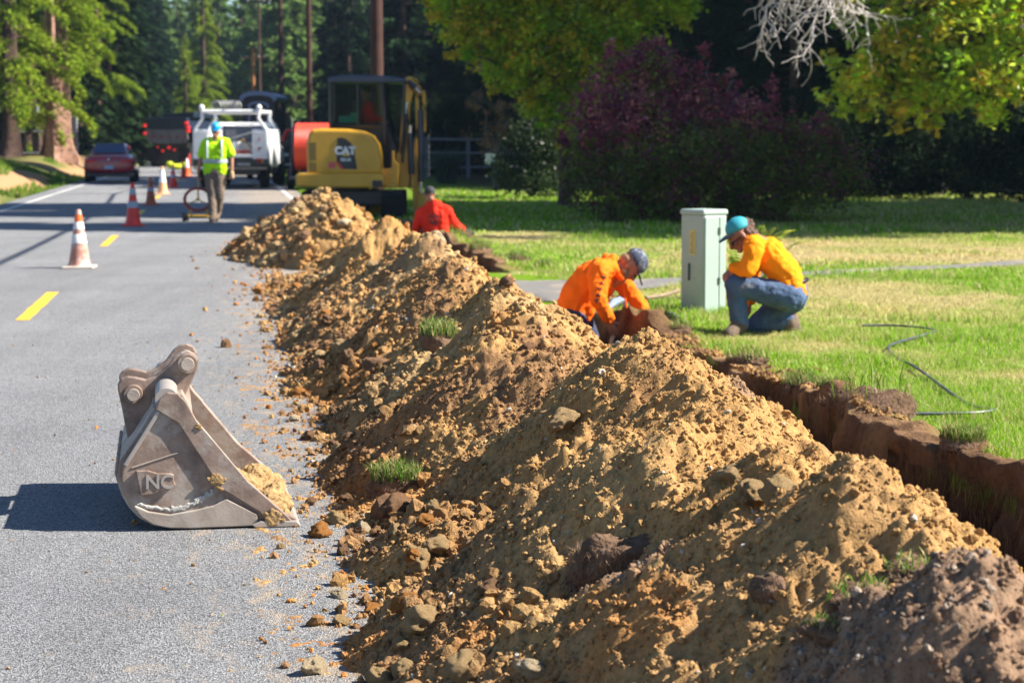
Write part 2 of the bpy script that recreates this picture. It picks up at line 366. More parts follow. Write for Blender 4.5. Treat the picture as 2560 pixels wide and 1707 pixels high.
def lawn(zones):
    Ps, hs, ws, cols = [], [], [], []
    for y0, y1, dens, hh, ww in zones:
        xr = .262*y1+.4; n0 = int(dens*(y1-y0)*(xr+.16*y1))
        yy = rng.uniform(y0, y1, n0); xx = rng.uniform(-.3*0-.145*y1, xr, n0)
        c = xx+K*yy; t, e0, e1, span = trench(c, yy)
        dd = c-e1
        keep = (xx < .262*yy+.3) & (c > 2.9) & (np.where(span > .3, dd > .10+.40*vn(c*3, yy*3, 33), c > 2.5))
        pyy = np.interp(xx, [p[0] for p in pp], [p[1] for p in pp]); pww = np.interp(xx, [p[0] for p in pp], [p[2] for p in pp])
        keep &= (np.abs(yy-pyy) > pww*(.85+.25*vn(xx*4, yy*4, 3)))
        keep &= ~((c < 3.6) & (yy > 17.2) & (yy < 23.2) & (vn(xx*3, yy*3, 8) > .25))
        lc, dry = lawn_col(c, yy); keep &= rng.random(n0) > dry*.25
        xx, yy, c, lc, dry = xx[keep], yy[keep], c[keep], lc[keep], dry[keep]
        n = len(xx); Ps.append(np.stack([xx, yy, ground_z(c, yy)-.005], 1))
        edge = 1+.8*(vn(xx*1.2, yy*1.2, 14) > .6)
        hs.append(hh*rng.uniform(.5, 1.25, n)*(1-.45*dry)*edge); ws.append(ww*rng.uniform(.6, 1.3, n))
        w_ = (rng.random((n, 1)) < .27); lc = np.where(w_, np.array([[.52, .45, .22]]), lc)
        cols.append(lc*rng.uniform(.7, 1.35, (n, 1))*rng.uniform(.9, 1.1, (n, 3)))
    o = blades('lawn_grass', np.concatenate(Ps), np.concatenate(hs), np.concatenate(ws), np.concatenate(cols), lean=.9)
    tag(o, 'green and straw coloured short lawn grass right of the trench', 'grass', kind='stuff')
lawn([(7, 12, 6500, .042, .0035), (12, 16, 3400, .042, .005), (16, 22, 1500, .045, .008), (22, 32, 520, .05, .014), (32, 62, 90, .06, .03)])
n = 15000; y = 5.5+13*rng.random(n)**1.2; t_, _, e1, sp = trench(3.0, y); z = -.62*rng.random(n)**2.6+.03; c = e1-.02-.02*rng.random(n)+.06*(z > -.05)
P_ = np.stack([RX(c, y), y, z], 1); g_ = (z > -.03) & (vn(y*2.5, y*0, 7) > .5)
o = blades('hanging_roots', P_, np.where(g_, -rng.uniform(.03, .17, n)*(1.0*(rng.random(n) > .3)-.4), -rng.uniform(.02, .11, n)), rng.uniform(.0015, .004, n), np.where(g_[:, None], np.array([[.2, .3, .05]]), np.array([[.26, .17, .10]]))*rng.uniform(.4, 1.3, (n, 1)), lean=.5, az=rng.normal(0, .3, n)+1.57)
tag(o, 'fine roots and dry grass hanging down the cut wall of the trench', 'roots', kind='stuff')
# rough verge on the left bank
n = 22000; yy = rng.uniform(42, 110, n); c = rng.uniform(-9.5, -5.35, n); keep = vn(c*.8, yy*.2, 71) > .45+.35*(c < -6.3); yy, c = yy[keep], c[keep]; n = len(c)
o = blades('verge_grass', np.stack([RX(c, yy), yy, ground_z(c, yy)], 1), rng.uniform(.08, .22, n), rng.uniform(.02, .045, n), np.array([[.12, .22, .02]])*rng.uniform(.6, 1.5, (n, 1))*rng.uniform(.85, 1.15, (n, 3)), lean=.8)
tag(o, 'rough green verge grass on the bank left of the road', 'grass', kind='stuff')

# ------------------------------------------------------------------ spoil heaps
def heap(c, y, mounds, k=.80, seed=0, gul=1):
    wc = c+.10*fbm(c*1.6, y*1.6, 3, 101+seed)+.03*fbm(c*6, y*6, 2, 104+seed); wy = y+.14*fbm(c*1.5+9, y*1.5, 3, 102+seed)+.03*fbm(c*6+3, y*6, 2, 105+seed)
    acc = 0
    for mc, my, H, a in mounds:
        dd = np.sqrt(((wc-mc)*np.where(wc > mc, 1.05, .90+.58*vn(y*1.15+3.3, c*.25, 160+seed)))**2+((wy-my)*.92)**2)
        acc = acc+np.exp(22*np.clip(H-k*(np.sqrt(dd*dd+a*a)-a), -1, 2))
    h = np.log(acc)/22
    toe = sst(-.02, .3, h)
    if seed == 0: h = np.maximum(h, .11*sst(.44+.22*(vn(y*1.4, y*0, 170)-.5), .95, c+.05*fbm(c*5, y*5, 2, 171))*(1-sst(2.3, 2.5, c))-.012)
    h = h+.045*fbm(c*3, y*3, 4, 111+seed)*toe+.05*np.maximum(0, .18-np.abs(h-.1))*fbm(c*9, y*9, 2, 130)*4
    # rill-like scars running down the slope and lumps the size of a fist
    h = h+gul*.035*(np.abs(fbm((c*.35+y)*3.2, c*.9, 3, 120+seed))-.25)*toe
    l = vn(c*9, y*9, 140+seed); h = h+.034*sst(.5, .9, l)*toe+.022*sst(.45, .85, vn(c*22, y*22, 141+seed))*toe+.008*sst(.4, .9, vn(c*60, y*60, 142))
    h = h+.013*fbm(c*45, y*45, 3, 150, .7)+.0*h
    return h
MAIN = [(1.5, 1.2, .3, .15), (1.5, 2.3, .36, .12), (1.5, 3.3, .5, .1), (1.5, 4.0, .64, .1), (1.52, 4.75, .75, .08), (1.5, 5.4, .68, .1), (1.30, 5.8, .65, .08), (1.52, 6.2, .74, .1), (1.56, 7.35, .79, .06), (1.5, 8.5, .60, .1), (1.24, 8.7, .60, .06),
        (1.45, 9.8, .74, .08), (1.5, 10.9, .72, .1), (1.45, 12.1, .76, .08), (1.5, 13.3, .73, .1), (1.5, 14.5, .78, .08), (1.5, 15.6, .76, .1), (1.45, 17.0, .84, .06), (1.5, 18.4, .74, .1), (1.5, 19.6, .62, .1), (1.6, 20.5, .42, .1),
        (1.0, 10.3, .34, .2), (.95, 12.8, .33, .2), (.95, 14.9, .36, .2), (.82, 7.0, .2, .2), (.95, 9.2, .3, .15), (1.0, 17.6, .36, .2), (.95, 19, .25, .2)]
FARM = [(1.62, 23.0, .40, .1), (1.45, 24.2, .80, .06), (1.3, 25.3, .86, .05), (1.15, 26.3, .72, .1), (.85, 25.6, .5, .1), (.95, 27.4, .55, .1), (.7, 28.4, .36, .1), (.62, 26.6, .34, .15)]
TAN = np.array([.41, .238, .092]); PALE = np.array([.48, .32, .15]); BRN = np.array([.20, .11, .055]); RUST = np.array([.42, .17, .045]); GRY = np.array([.27, .175, .115])
def heap_col(c, y):
    f = fbm(c*1.3, y*.9, 4, 201); g = fbm(c*4, y*4, 4, 202); r = fbm(c*2.2+5, y*2.2, 4, 203)
    def mx(a, b, t): t = np.asarray(t)[..., None]; return a*(1-t)+b*t
    col = mx(TAN, PALE, sst(-.2, .35, f+.3*g)*np.clip(sst(8, 11, y)*.9+.35, 0, 1))
    col = mx(col, BRN*1.25, sst(.12, .4, r+.35*g)*.75*(.3+.7*sst(5.8, 7.5, y)))
    # toe of the slope is browner, with rusty bands
    col = mx(col, BRN*1.35, sst(1.15, .65, c+.12*g)*sst(-.4, .2, fbm(c*2, y*1.5, 3, 205)+.2*g)*.6)
    col = mx(col, RUST, sst(.3, .5, fbm(c*3+8, y*3, 3, 206)+.1*sst(1.2, .6, c))*.4)
    # grey-brown topsoil dumped nearest the camera, and a patch on the near mound
    x = RX(c, y)
    b = sst(.15, -.1, np.sqrt(((x-.70)/.36)**2+((y-3.8)/.42)**2)-1+.28*g); col = mx(col, GRY, b*.95)
    b = sst(.15, -.1, np.sqrt(((x-.31)/.13)**2+((y-5.05)/.2)**2)-1+.3*g); col = mx(col, GRY*.9, b*.9)
    b = sst(.15, -.1, np.sqrt(((c-2.15)/.3)**2+((y-7.4)/1.2)**2)-1+.3*g); col = mx(col, GRY, b*.8)
    return col*(1+.18*fbm(c*30, y*30, 3, 210))[..., None]
def pile(name, label, y0, y1, mounds, c0, c1, seed):
    ys = [y0]
    while ys[-1] < y1: ys.append(ys[-1]+max(.009, .00125*ys[-1]))
    cs = np.arange(c0, c1, .0095 if y0 < 10 else .02); CC, YY = np.meshgrid(cs, np.array(ys)); H = heap(CC, YY, mounds, seed=seed)
    H = np.maximum(H, -.05); col = heap_col(CC, YY)
    ni, nj = CC.shape; idx = np.arange(ni*nj).reshape(ni, nj); X = RX(CC, YY)
    Q = np.stack([idx[:-1, :-1], idx[:-1, 1:], idx[1:, 1:], idx[1:, :-1]], -1).reshape(-1, 4)
    m4 = np.maximum.reduce([H[:-1, :-1], H[:-1, 1:], H[1:, 1:], H[1:, :-1]]).ravel(); Q = Q[m4 > -.045]
    used = np.unique(Q); rm = np.full(ni*nj, -1); rm[used] = np.arange(len(used))
    V = np.stack([X, YY, H], -1).reshape(-1, 3)[used]
    o = link(name, npmesh(name, V, rm[Q], col.reshape(-1, 3)[used]), None, SOIL)
    return tag(o, label, 'dirt pile')
pile('dirt_pile', 'long ridge of tan excavated soil beside the trench, from foreground to driveway', 1.0, 21.6, MAIN, .1, 2.66, 0)
pile('dirt_pile', 'far heap of tan lumpy soil on the road edge before the yellow excavator', 22.0, 30.5, FARM, -.35, 2.6, 3)
def pile_h(c, y):
    return np.where(y < 21.8, heap(c, y, MAIN, seed=0), heap(c, y, FARM, seed=3))

# crumbs of soil: small lumps as one mass, the larger clods one by one
def ico(sub, seed, amp=.35, fr=1.6):
    bm = bmesh.new(); bmesh.ops.create_icosphere(bm, subdivisions=sub, radius=1)
    v = np.array([p.co[:] for p in bm.verts]); f = np.array([[q.index for q in t.verts] for t in bm.faces]); bm.free()
    o = Vector((seed*3.1, seed*1.7, seed*.9)); sc = np.array([1, .6+.4*random.random(), .5+.35*random.random()])
    out = []
    for p in v:
        q = Vector(p); d = 1+amp*noise.noise(q*fr+o)+amp*.5*noise.noise(q*fr*2.6+o)
        if sub > 2: d += .09*noise.noise(q*9+o)+.05*noise.noise(q*20+o)
        # flattened broken faces
        for ax in ((1, .2, .3), (-.4, 1, -.2), (.2, -.7, .8)):
            a = Vector(ax).normalized(); k = q.dot(a)*d
            if k > .72: d *= 1-.6*(k-.72)
        out.append(q*d)
    return np.array([p[:] for p in out])*sc, f
random.seed(11)
T12 = [ico(1, i, .7, 1.4) for i in range(8)]; T42 = [ico(2, 20+i, .75, 1.7) for i in range(10)]
def lumps(name, c, y, r, z, col, tmpl, label, cat='soil crumbs'):
    Vs, Fs, Cs = [], [], []; off = 0; n = len(c); k = rng.integers(0, len(tmpl), n); R = rquat(n)
    P = np.stack([RX(c, y), y, z], 1)
    for i, (tv, tf) in enumerate(tmpl):
        m = k == i; q = m.sum()
        if not q: continue
        v = np.einsum('nij,vj->nvi', R[m], tv)*r[m][:, None, None]+P[m][:, None]
        Vs.append(v.reshape(-1, 3)); Fs.append((tf[None]+(np.arange(q)*len(tv))[:, None, None]).reshape(-1, 3)+off); Cs.append(np.repeat(col[m], len(tv), 0)); off += q*len(tv)
    o = link(name, npmesh(name, np.concatenate(Vs), np.concatenate(Fs), np.concatenate(Cs), False), None, SOIL)
    return tag(o, label, cat, kind='stuff')
def scatter(n, y0, y1, r0, r1, c0=.3, c1=2.5, p=3.2):
    y = rng.uniform(y0, y1, n); c = rng.uniform(c0, c1, n); r = r0+(r1-r0)*rng.random(n)**p
    h = pile_h(c, y); keep = (h > .0) & (vn(c*2.2, y*2.2, 300)+.5*(c < 1.1)+.3*rng.random(n) > .45)
    return c[keep], y[keep], r[keep], h[keep]
parts = []
for a in ((42000, 2.6, 9, .0035, .009), (26000, 2.6, 9, .006, .017), (14000, 9, 14, .009, .026), (5000, 14, 21.5, .014, .034)):
    parts.append(scatter(*a))
c, y, r, h = [np.concatenate([p[i] for p in parts]) for i in range(4)]
col = heap_col(c, y)*rng.uniform(.85, 1.15, (len(c), 1)); m = rng.random(len(c)) < .012; col[m] = np.array([.5, .45, .38])
big = r > .0085
lumps('soil_crumbs', c[~big], y[~big], r[~big], h[~big]+r[~big]*.05, col[~big], T12, 'fine tan crumbs of soil covering the near slope of the ridge')
lumps('soil_crumbs', c[big], y[big], r[big], h[big]+r[big]*.12, col[big], T42, 'walnut-sized tan and brown soil lumps strewn over the long ridge')
n = 420; x = rng.normal(.68, .2, n); y = rng.normal(3.8, .28, n); c = x+K*y; r = .004+.010*rng.random(n)**2; h = pile_h(c, y)
lumps('soil_crumbs', c, y, r, h+r*.3, np.array([[.33, .26, .2]])*rng.uniform(.6, 1.3, (n, 1)), T42, 'grey pebbles and bits in the dark topsoil at lower right')
c, y, r, h = scatter(3800, 22.2, 30, .02, .075, -.2, 2.5, 1.6)
lumps('soil_crumbs', c, y, r, h+r*.3, heap_col(c, y)*rng.uniform(.85, 1.3, (len(c), 1)), T42, 'coarse tan lumps covering the far heap before the excavator')
n = 5200; y = 4.2+17*rng.random(n)**1.2; c = rng.normal(.70, .16, n)+.12*(vn(y*1.3, y*0, 19)-.5); r = (.004+.03*rng.random(n)**4.5)*(1+y/40); h = np.maximum(pile_h(c, y), 0)
k = (h < .3) & (vn(c*3, y*2.2, 23) > .3); c, y, r, h = c[k], y[k], r[k], h[k]
lumps('soil_crumbs', c, y, r, h+r*.15, heap_col(c, y)*rng.uniform(.62, .98, (len(c), 1)), T42, 'packed brown and tan lumps banked along the foot of the long ridge')
# crumbs spilled on the asphalt, thinning away from the toe
n = 8000; y = 3+27*rng.random(n)**1.6; c = .72-rng.exponential(.17, n)-.02; r = .002+.011*rng.random(n)**6*(1+y/14)
h = pile_h(c, y); k = (h < .01) & (y > 5); c, y, r = c[k], y[k], r[k]
col = np.where(rng.random((len(c), 1)) < .25, RUST, np.where(rng.random((len(c), 1)) < .4, BRN*1.3, TAN))*rng.uniform(.8, 1.3, (len(c), 1))
lumps('soil_crumbs', c, y, r, r*.3+.002, col, T42, 'scattered crumbs of soil on the asphalt along the foot of the ridge')
n = 260; y = rng.uniform(5.2, 20, n); c = rng.uniform(-4, .6, n); P_ = np.stack([RX(c, y), y, np.full(n, .006)], 1)
o = blades('leaf_litter', P_, rng.uniform(.004, .008, n), rng.uniform(.003, .007, n), np.array([[.6, .45, .08], [.3, .4, .05], [.5, .2, .06], [.55, .42, .25]])[rng.integers(0, 4, n)], lean=4)
tag(o, 'tiny yellow and brown leaf bits scattered on the asphalt', 'leaf litter', kind='stuff')
n = 500; y = rng.uniform(5.2, 16, n); c = rng.uniform(-3, .5, n); r = .002+.006*rng.random(n)**3
lumps('soil_crumbs', c, y, r, r*.3+.001, np.where(rng.random((n, 1)) < .3, BRN, TAN)*rng.uniform(.8, 1.3, (n, 1)), T12, 'sparse grit and crumbs on the grey asphalt around the digger bucket')
n = 4500; y = 6+14*rng.random(n); c = 3.2+.05+rng.exponential(.13, n); t, e0, e1, sp = trench(c, y); k = (sp > .5) & (c > e1-.02) & (vn(c*3, y*2, 44) > .45); c, y = c[k], y[k]; r = .006+.022*rng.random(len(c))**2.5
lumps('soil_crumbs', c, y, r, ground_z(c, y)+r*.3, np.where(rng.random((len(c), 1)) < .5, BRN, TAN*.8)*rng.uniform(.8, 1.3, (len(c), 1)), T42, 'loose brown crumbs along the lawn edge of the trench')

CM = []
for nm, col in (('tan_clod', (.47, .32, .16)), ('brown_clod', (.26, .15, .085)), ('rust_clod', (.45, .2, .06)), ('pale_clod', (.58, .46, .3))):
    CM.append(M(nm, col, .95, var=.22, scale=12, bmp=.012, bscale=55, spec=.1))
random.seed(5); CV = []
for i in range(8):
    v, f = ico(4, 50+i, .42, 1.4); CV.append(npmesh('clod', v, f, None, True))
CMV = {}
def clod(u, v, r, m, label, c=None, y=None, sq=1):
    i = random.randrange(8)
    if (i, m) not in CMV:
        me = CV[i].copy(); me.materials.append(CM[m]); CMV[(i, m)] = me
    o = bpy.data.objects.new('soil_clod', CMV[(i, m)]); C.objects.link(o)
    if c is None:
        p = W(u, v, 8)-Vector((0, 0, CZ)); t = CZ/-p.z
        for _ in range(24):                                     # meet the slope of the heap or the road
            q = Vector((0, 0, CZ))+p*t; h = max(float(pile_h(np.array(q.x+K*q.y), np.array(q.y))), 0); t += (CZ-h)/-p.z*.35-t*.35
        q = Vector((0, 0, CZ))+p*t; x, y = q.x, q.y; z = h
    else: x = RX(c, y); z = max(float(pile_h(np.array(c), np.array(y))), 0)
    o.location = (x, y, z+r*.42*sq); o.scale = (r, r*random.uniform(.8, 1.1), r*sq); o.rotation_euler = [random.uniform(-.5, .5), random.uniform(-.5, .5), random.uniform(0, 6.3)]
    tag(o, label, 'clod', 'loose clods of soil around the spoil heap'); return o
for u, v, rp, m, lab in [
    (800, 1340, 32, 2, 'large rust-orange clod on the asphalt between bucket lip and ridge'), (702, 1370, 13, 0, 'round tan clod on the asphalt just below the bucket lip'),
    (858, 1385, 24, 1, 'angular brown clod on the asphalt right of the rust-orange one'), (975, 1290, 52, 1, 'big angular brown block of soil at the foot of the ridge below the sod tuft'),
    (1020, 1525, 42, 2, 'large rust-brown clod touching the lower edge of the ridge in the foreground'), (930, 1530, 25, 2, 'small rust-orange clod alone on asphalt in the foreground'),
    (1050, 1415, 36, 0, 'upright tan clod at the ridge foot in the foreground'), (1095, 1380, 42, 0, 'flat tan slab of soil leaning on the ridge foot'),
    (1000, 1618, 24, 0, 'tan clod on the asphalt near the bottom edge of the picture'), (1055, 1570, 50, 0, 'broad lumpy tan clod at the ridge foot near the bottom edge'),
    (1410, 1075, 30, 0, 'grey-tan round clod lodged halfway up the ridge'), (565, 868, 18, 1, 'lone dark brown clod on the asphalt behind the bucket'),
    (742, 852, 24, 0, 'tan clod on the asphalt at the tip of the middle slope'), (870, 905, 24, 1, 'reddish upright clod beside the ridge foot'),
    (945, 930, 36, 1, 'dark reddish boulder-like clod at the ridge foot'), (800, 930, 26, 1, 'brown clod on the road at the end of a trail of crumbs'),
    (775, 1262, 20, 1, 'lumpy dark brown clod on the asphalt just right of the bucket lip'), (865, 1255, 20, 1, 'brown round clod on the asphalt right of the bucket'),
    (910, 1330, 26, 3, 'pale pinkish flat stone-like clod at the ridge foot'), (1335, 1285, 18, 0, 'small pale round clod on the shaded middle slope'),
    (1100, 610, 16, 0, 'block-like tan lump standing on the crest behind the red hoodie'), (1820, 1200, 30, 0, 'blocky ochre clod on the sunny near mound'),
    (1880, 1255, 34, 0, 'long ochre slab below the blocky clod on the near mound'), (1960, 1270, 44, 0, 'smooth elongated ochre slab lying on the near mound'), (1875, 1240, 26, 0, 'small ochre block beside the long slabs on the near mound'),
    (2050, 1160, 26, 0, 'tan angular clod high on the right side of the near mound'), (2010, 1170, 24, 0, 'tan clod left of another high on the near mound'), (2480, 1440, 30, 0, 'tan clod at the right picture edge on the near slope'),
    (1160, 1690, 46, 0, 'big tan clod cut by the bottom edge of the picture'), (1330, 1690, 40, 3, 'pinkish tan clod cut by the bottom edge of the picture'), (620, 590, 22, 0, 'first ochre lump at the left tip of the far heap'),
    (660, 560, 20, 1, 'dark shaded clod left of the far heap'), (700, 1205, 0, 0, '')]:
    if rp:
        Yd = 7500/max(v-353, 60); clod(u, v, rp/F*Yd*.95, m, lab)
random.seed(21)
for k in range(105):                         # clods gathered at the foot of the heap
    y = 5.4+15.5*random.random()**1.3; c = random.gauss(.62, .13) if random.random() < .75 else random.uniform(.75, 2.2)
    r = random.uniform(.018, .05)*(1 if y < 12 else 1.4)
    m = random.choices((0, 1, 2, 3), (6, 3, 1.2, 1))[0]
    nm = ('tan', 'brown', 'rust-orange', 'pale')[m]; where = 'at the foot of the long ridge' if c < .85 else 'part way up the long ridge'
    clod(0, 0, r, m, '%s clod of soil resting %s, %s part' % (nm, where, 'near' if y < 10 else 'middle' if y < 15 else 'far'), c, y, random.uniform(.7, 1))
for k in range(60):
    c = random.uniform(.2, 1.5); y = random.uniform(23.6, 29); r = random.uniform(.05, .11)
    if pile_h(np.array(c), np.array(y)) > -.03: clod(0, 0, r, random.choice((0, 0, 0, 3, 1)), 'chunky clod on the road-side slope of the far heap', c, y, .8)
# ------------------------------------------------------------------ digger bucket lying on the road
BST = M('worn_bucket_steel', (.27, .195, .155), .55, .3, var=.38, scale=11, bmp=.0012, bscale=70, col2=(.40, .34, .29), amt=(.48, .6), scale2=6)
BLT = M('dusty_bucket_steel', (.37, .31, .26), .6, .2, var=.25, scale=9, bmp=.001, bscale=80, col2=(.46, .41, .36), amt=(.52, .68), scale2=6)
BWH = M('rubbed_bright_steel', (.42, .37, .33), .5, .4, var=.1, scale=20)
bk = thing('digger_bucket', 'rusty worn steel excavator bucket with two hinge ears standing on the asphalt', 'bucket', (-.835, 7.73, .004))
bk.rotation_euler = (0, 0, math.radians(10))          # local x: towards the lip, local y: across the width
OUT = [(0, .0), (-.05, 0), (-.2, 0), (-.42, 0), (-.5, .004), (-.56, .018), (-.61, .05), (-.645, .09), (-.672, .14), (-.686, .2), (-.677, .262), (-.62, .345), (-.546, .464), (-.528, .51), (-.5, .532), (-.466, .528), (-.44, .505), (-.39, .42), (-.197, .179), (-.05, .045), (-.004, .022)]
pf = lambda s, z, t: Vector((s, t, z))
WB = 1.03
for t0 in (0, WB-.022):
    B().prism([(s*.985-.004, z*.985+.004) for s, z in OUT], t0, t0+.022, pf).build('side_plate', BST, bk, bevel=.005)
    ts = (t0-.016, t0-.0005) if t0 == 0 else (t0+.0225, t0+.038)
    B().prism([(-.5, .536), (-.46, .53), (-.43, .497), (-.39, .425), (-.197, .182), (-.045, .04), (-.02, .012), (-.115, .008), (-.155, .06), (-.3, .155), (-.335, .21), (-.46, .415), (-.545, .47), (-.53, .51)], *ts, pf).build('side_cutter', BST, bk, bevel=.004)
    B().prism([(-.16, .004), (-.42, .002), (-.5, .006), (-.56, .02), (-.605, .05), (-.636, .092), (-.63, .1), (-.58, .075), (-.5, .06), (-.4, .075), (-.33, .09), (-.28, .115), (-.16, .05)], ts[0]+.003, ts[1]-.001 if t0 == 0 else ts[1]-.003, pf).build('wear_plate', BLT, bk, bevel=.005)
# shell: heel, floor and back sheet
inn = [(-.42, .016), (-.5, .02), (-.552, .034), (-.598, .062), (-.63, .1), (-.655, .147), (-.668, .2), (-.66, .256), (-.605, .337), (-.53, .455)]
shell = [(-.12, -.001), (-.42, -.001), (-.503, .002), (-.566, .014), (-.618, .046), (-.655, .087), (-.682, .138), (-.697, .2), (-.687, .266), (-.628, .35), (-.552, .47)]
B().prism(shell+inn[::-1]+[(-.12, .014)], .0225, WB-.0225, pf).build('shell', BST, bk, bevel=.003)
for t in (.2, .42, .64, .84):
    B().prism([(-.50, .0), (-.566, .008), (-.626, .04), (-.665, .083), (-.694, .138), (-.71, .2), (-.70, .27), (-.687, .266), (-.697, .2), (-.682, .138), (-.655, .087), (-.618, .046)], t-.03, t+.03, pf).build('heel_strip', BLT, bk, bevel=.003)
B().prism([(.004, -.002), (-.17, -.002), (-.185, .01), (-.15, .024), (-.01, .02), (.004, .008)], -.022, WB+.022, pf).build('cutting_edge', BWH, bk, bevel=.004)
b = B(); b.cyl((-.503, .004, .505), (-.503, WB-.004, .505), .044, n=28); b.build('torque_tube', BWH, bk, smooth=True)
b = B().prism([(-.56, .475), (-.44, .5), (-.4, .42), (-.43, .40), (-.47, .43), (-.53, .44)], .023, WB-.023, pf); b.build('top_plate', BST, bk, bevel=.004)
EAR = [(-.66, .30), (-.677, .41), (-.694, .50), (-.695, .525), (-.68, .547), (-.655, .556), (-.625, .552), (-.583, .541), (-.543, .556), (-.502, .587), (-.467, .634), (-.44, .65), (-.414, .654), (-.388, .643), (-.373, .615), (-.379, .58), (-.4, .53), (-.43, .47), (-.5, .43), (-.6, .31)]
for t in (.37, .66):
    e = B().prism(EAR, t, t+.035, pf).build('hinge_ear', BST, bk, bevel=.006)
for (s, z), r in (((-.633, .487), .036), ((-.417, .606), .038)):
    p = B().cyl((s, .315, z), (s, .75, z), r*.62, n=24).build('hinge_pin', BLT, bk, smooth=True)
    for t in (.335, .6955):
        B().lathe([(r*.62, 0), (r, .0), (r*1.02, .005), (r*1.02, .0345)] if t < .5 else [(r*1.02, 0), (r*1.02, .03), (r, .0345), (r*.6, .0345)], (s, t, z), 28, 'y').build('pin_boss', BST, p, smooth=True)
    B().lathe([(r*.66, -.0), (r*.7, .004), (r*.7, .012)], (s, .31, z), 24, 'y').build('pin_head', BLT, p, smooth=True)
B().prism([(-.56, .37), (-.5, .37), (-.5, .5), (-.56, .48)], .37, .69, pf)
lg = [(-.62, .236), (-.575, .236), (-.54, .224), (-.49, .222), (-.478, .218), (-.476, .19), (-.47, .176), (-.49, .166), (-.52, .158), (-.56, .143), (-.603, .138)]
lp = B().prism([(s-.004, z-.002) for s, z in lg], -.013, .001, pf).build('maker_plate', BST, bk, bevel=.003)
text('letters', 'NC', .074, BWH, lp, (-.535, -.0135, .186), (math.pi/2, 0, 0), .0035, bold=.0015)
b = B(); b.box(-.645, -.46, -.004, .001, .268, .274, rot=Matrix.Rotation(math.radians(-17), 3, 'Y')); b.build('weld_seam', BLT, bk, bevel=.002)
b = B(); b.box(-.008, .008, -.012, .001, 0, .245, rot=Matrix.Rotation(math.radians(32.5), 3, 'Y'), c=(0, 0, 0))
for i in range(len(b.v)): b.v[i] += Vector((-.665, 0, .255))
b.build('edge_bead', BWH, bk, bevel=.003)
# white lime crust and caked soil
LIME = M('lime_crust', (.45, .43, .4), .95, var=.2, scale=50, bmp=.006, bscale=120)
def cake(name, mat, spots, parent, st=.0035):
    b = B()
    for (x, y, z), (a, bb, c) in spots: b.ell((x, y, z), (a, bb, c), 10, 7, Matrix.Rotation(random.uniform(-.4, .4), 3, 'Y'))
    o = b.build(name, mat, parent, smooth=True)
    m = o.modifiers.new('remesh', 'REMESH'); m.mode = 'VOXEL'; m.voxel_size = .0038; m.use_smooth_shade = True
    t = bpy.data.textures.new(name, 'CLOUDS'); t.noise_scale = .018; t.noise_depth = 3; m = o.modifiers.new('rough', 'DISPLACE'); m.texture = t; m.strength = st; m.mid_level = .5; m.texture_coords = 'LOCAL'
    return o
random.seed(9)
cake('lime_crust', LIME, [((-.615+.15*k/40+random.gauss(0, .002), -.002, .1-.022*math.sin(min(k/40, 1)*1.9)+random.gauss(0, .003)), (.009, .0045, .006)) for k in range(44)], bk)
cake('lime_crust', LIME, [((-.465+.12*k/40+random.gauss(0, .004), -.002, .083+.05*(k/40)**1.5+random.gauss(0, .006)), (.009, .0045, .007)) for k in range(44)], bk)
CAKE = M('caked_soil', (.33, .215, .10), .95, var=.25, scale=20, bmp=.008, bscale=60, spec=.1)
for x_, y_, z_, r_ in ((-.32, -.016, .19, .028), (-.385, -.016, .4, .012), (-.1, -.02, .03, .03)):
    cake('caked_soil', CAKE, [((x_+random.gauss(0, r_*.5), y_, z_+random.gauss(0, r_*.45)), (r_*.38, .005, r_*.33)) for _ in range(34)], bk)
cake('caked_soil', CAKE, [((-.06-.06*random.random(), .05+.9*k/26, .03+.02*random.random()), (.06, .05, .022+.012*random.random())) for k in range(26)]+[((-.2-.15*random.random(), .5+.45*random.random(), .05), (.12, .1, .07)) for k in range(8)]+[((-.13, .72+.08*random.random(), .07), (.07, .07, .05)) for k in range(5)], bk, .016)
for u, v, rp in ((648, 1222, 17), (672, 1225, 15), (690, 1232, 13)):
    clod(u, v, rp/F*8.55, 0 if rp > 13 else 2, 'ochre crumbly clod at the far end of the bucket lip' if rp > 13 else 'small ochre clod beyond the bucket lip beside the ochre ones')

# ------------------------------------------------------------------ sod with grass on the heap
SOD = M('rooty_sod', (.15, .095, .062), .98, var=.35, scale=14, bmp=.02, bscale=45, spec=.05)
def sod(x, y, z, r, label, grass=1, n=260, flat=.6, lift=.0, cat='sod', gh=None):
    t = thing('grass_sod', label, cat, (x, y, z), random.uniform(0, 6), 'torn pieces of sod')
    v, f = ico(4, int(x*99) % 90, .36, 1.6); v = v*[r, r*.8, r*flat]; v[:, 2] += r*.25
    link('soil_root_ball', npmesh('root_ball', v, f, None, True), t, SOD)
    q = v[rng.integers(0, len(v), n*4)]; low = q[q[:, 2] < r*.55]; k = len(low)
    if k: blades('roots', low, rng.uniform(.06, .22, k)*r*rng.choice([-1, -1, 1], k), np.full(k, .0016+r*.003), np.tile([[.3, .2, .13]], (k, 1))*rng.uniform(.6, 1.3, (k, 1)), BLADE, t, lean=1.6)
    if grass:
        top = v[v[:, 2] > np.quantile(v[:, 2], .72)]; q = top[rng.integers(0, len(top), int(n*grass))]; q = q-[0, 0, .006]; k = len(q)
        blades('grass_blades', q, rng.uniform(.3, .9, k)*max(r, .06)*(.75 if gh is None else gh), np.full(k, .0035+.012*r), np.where(rng.random((k, 1)) < .35, np.array([[.4, .36, .16]]), np.array([[.15, .26, .03]]))*rng.uniform(.4, 1.4, (k, 1))*rng.uniform(.85, 1.2, (k, 3)), BLADE, t, lean=.9)
    return t
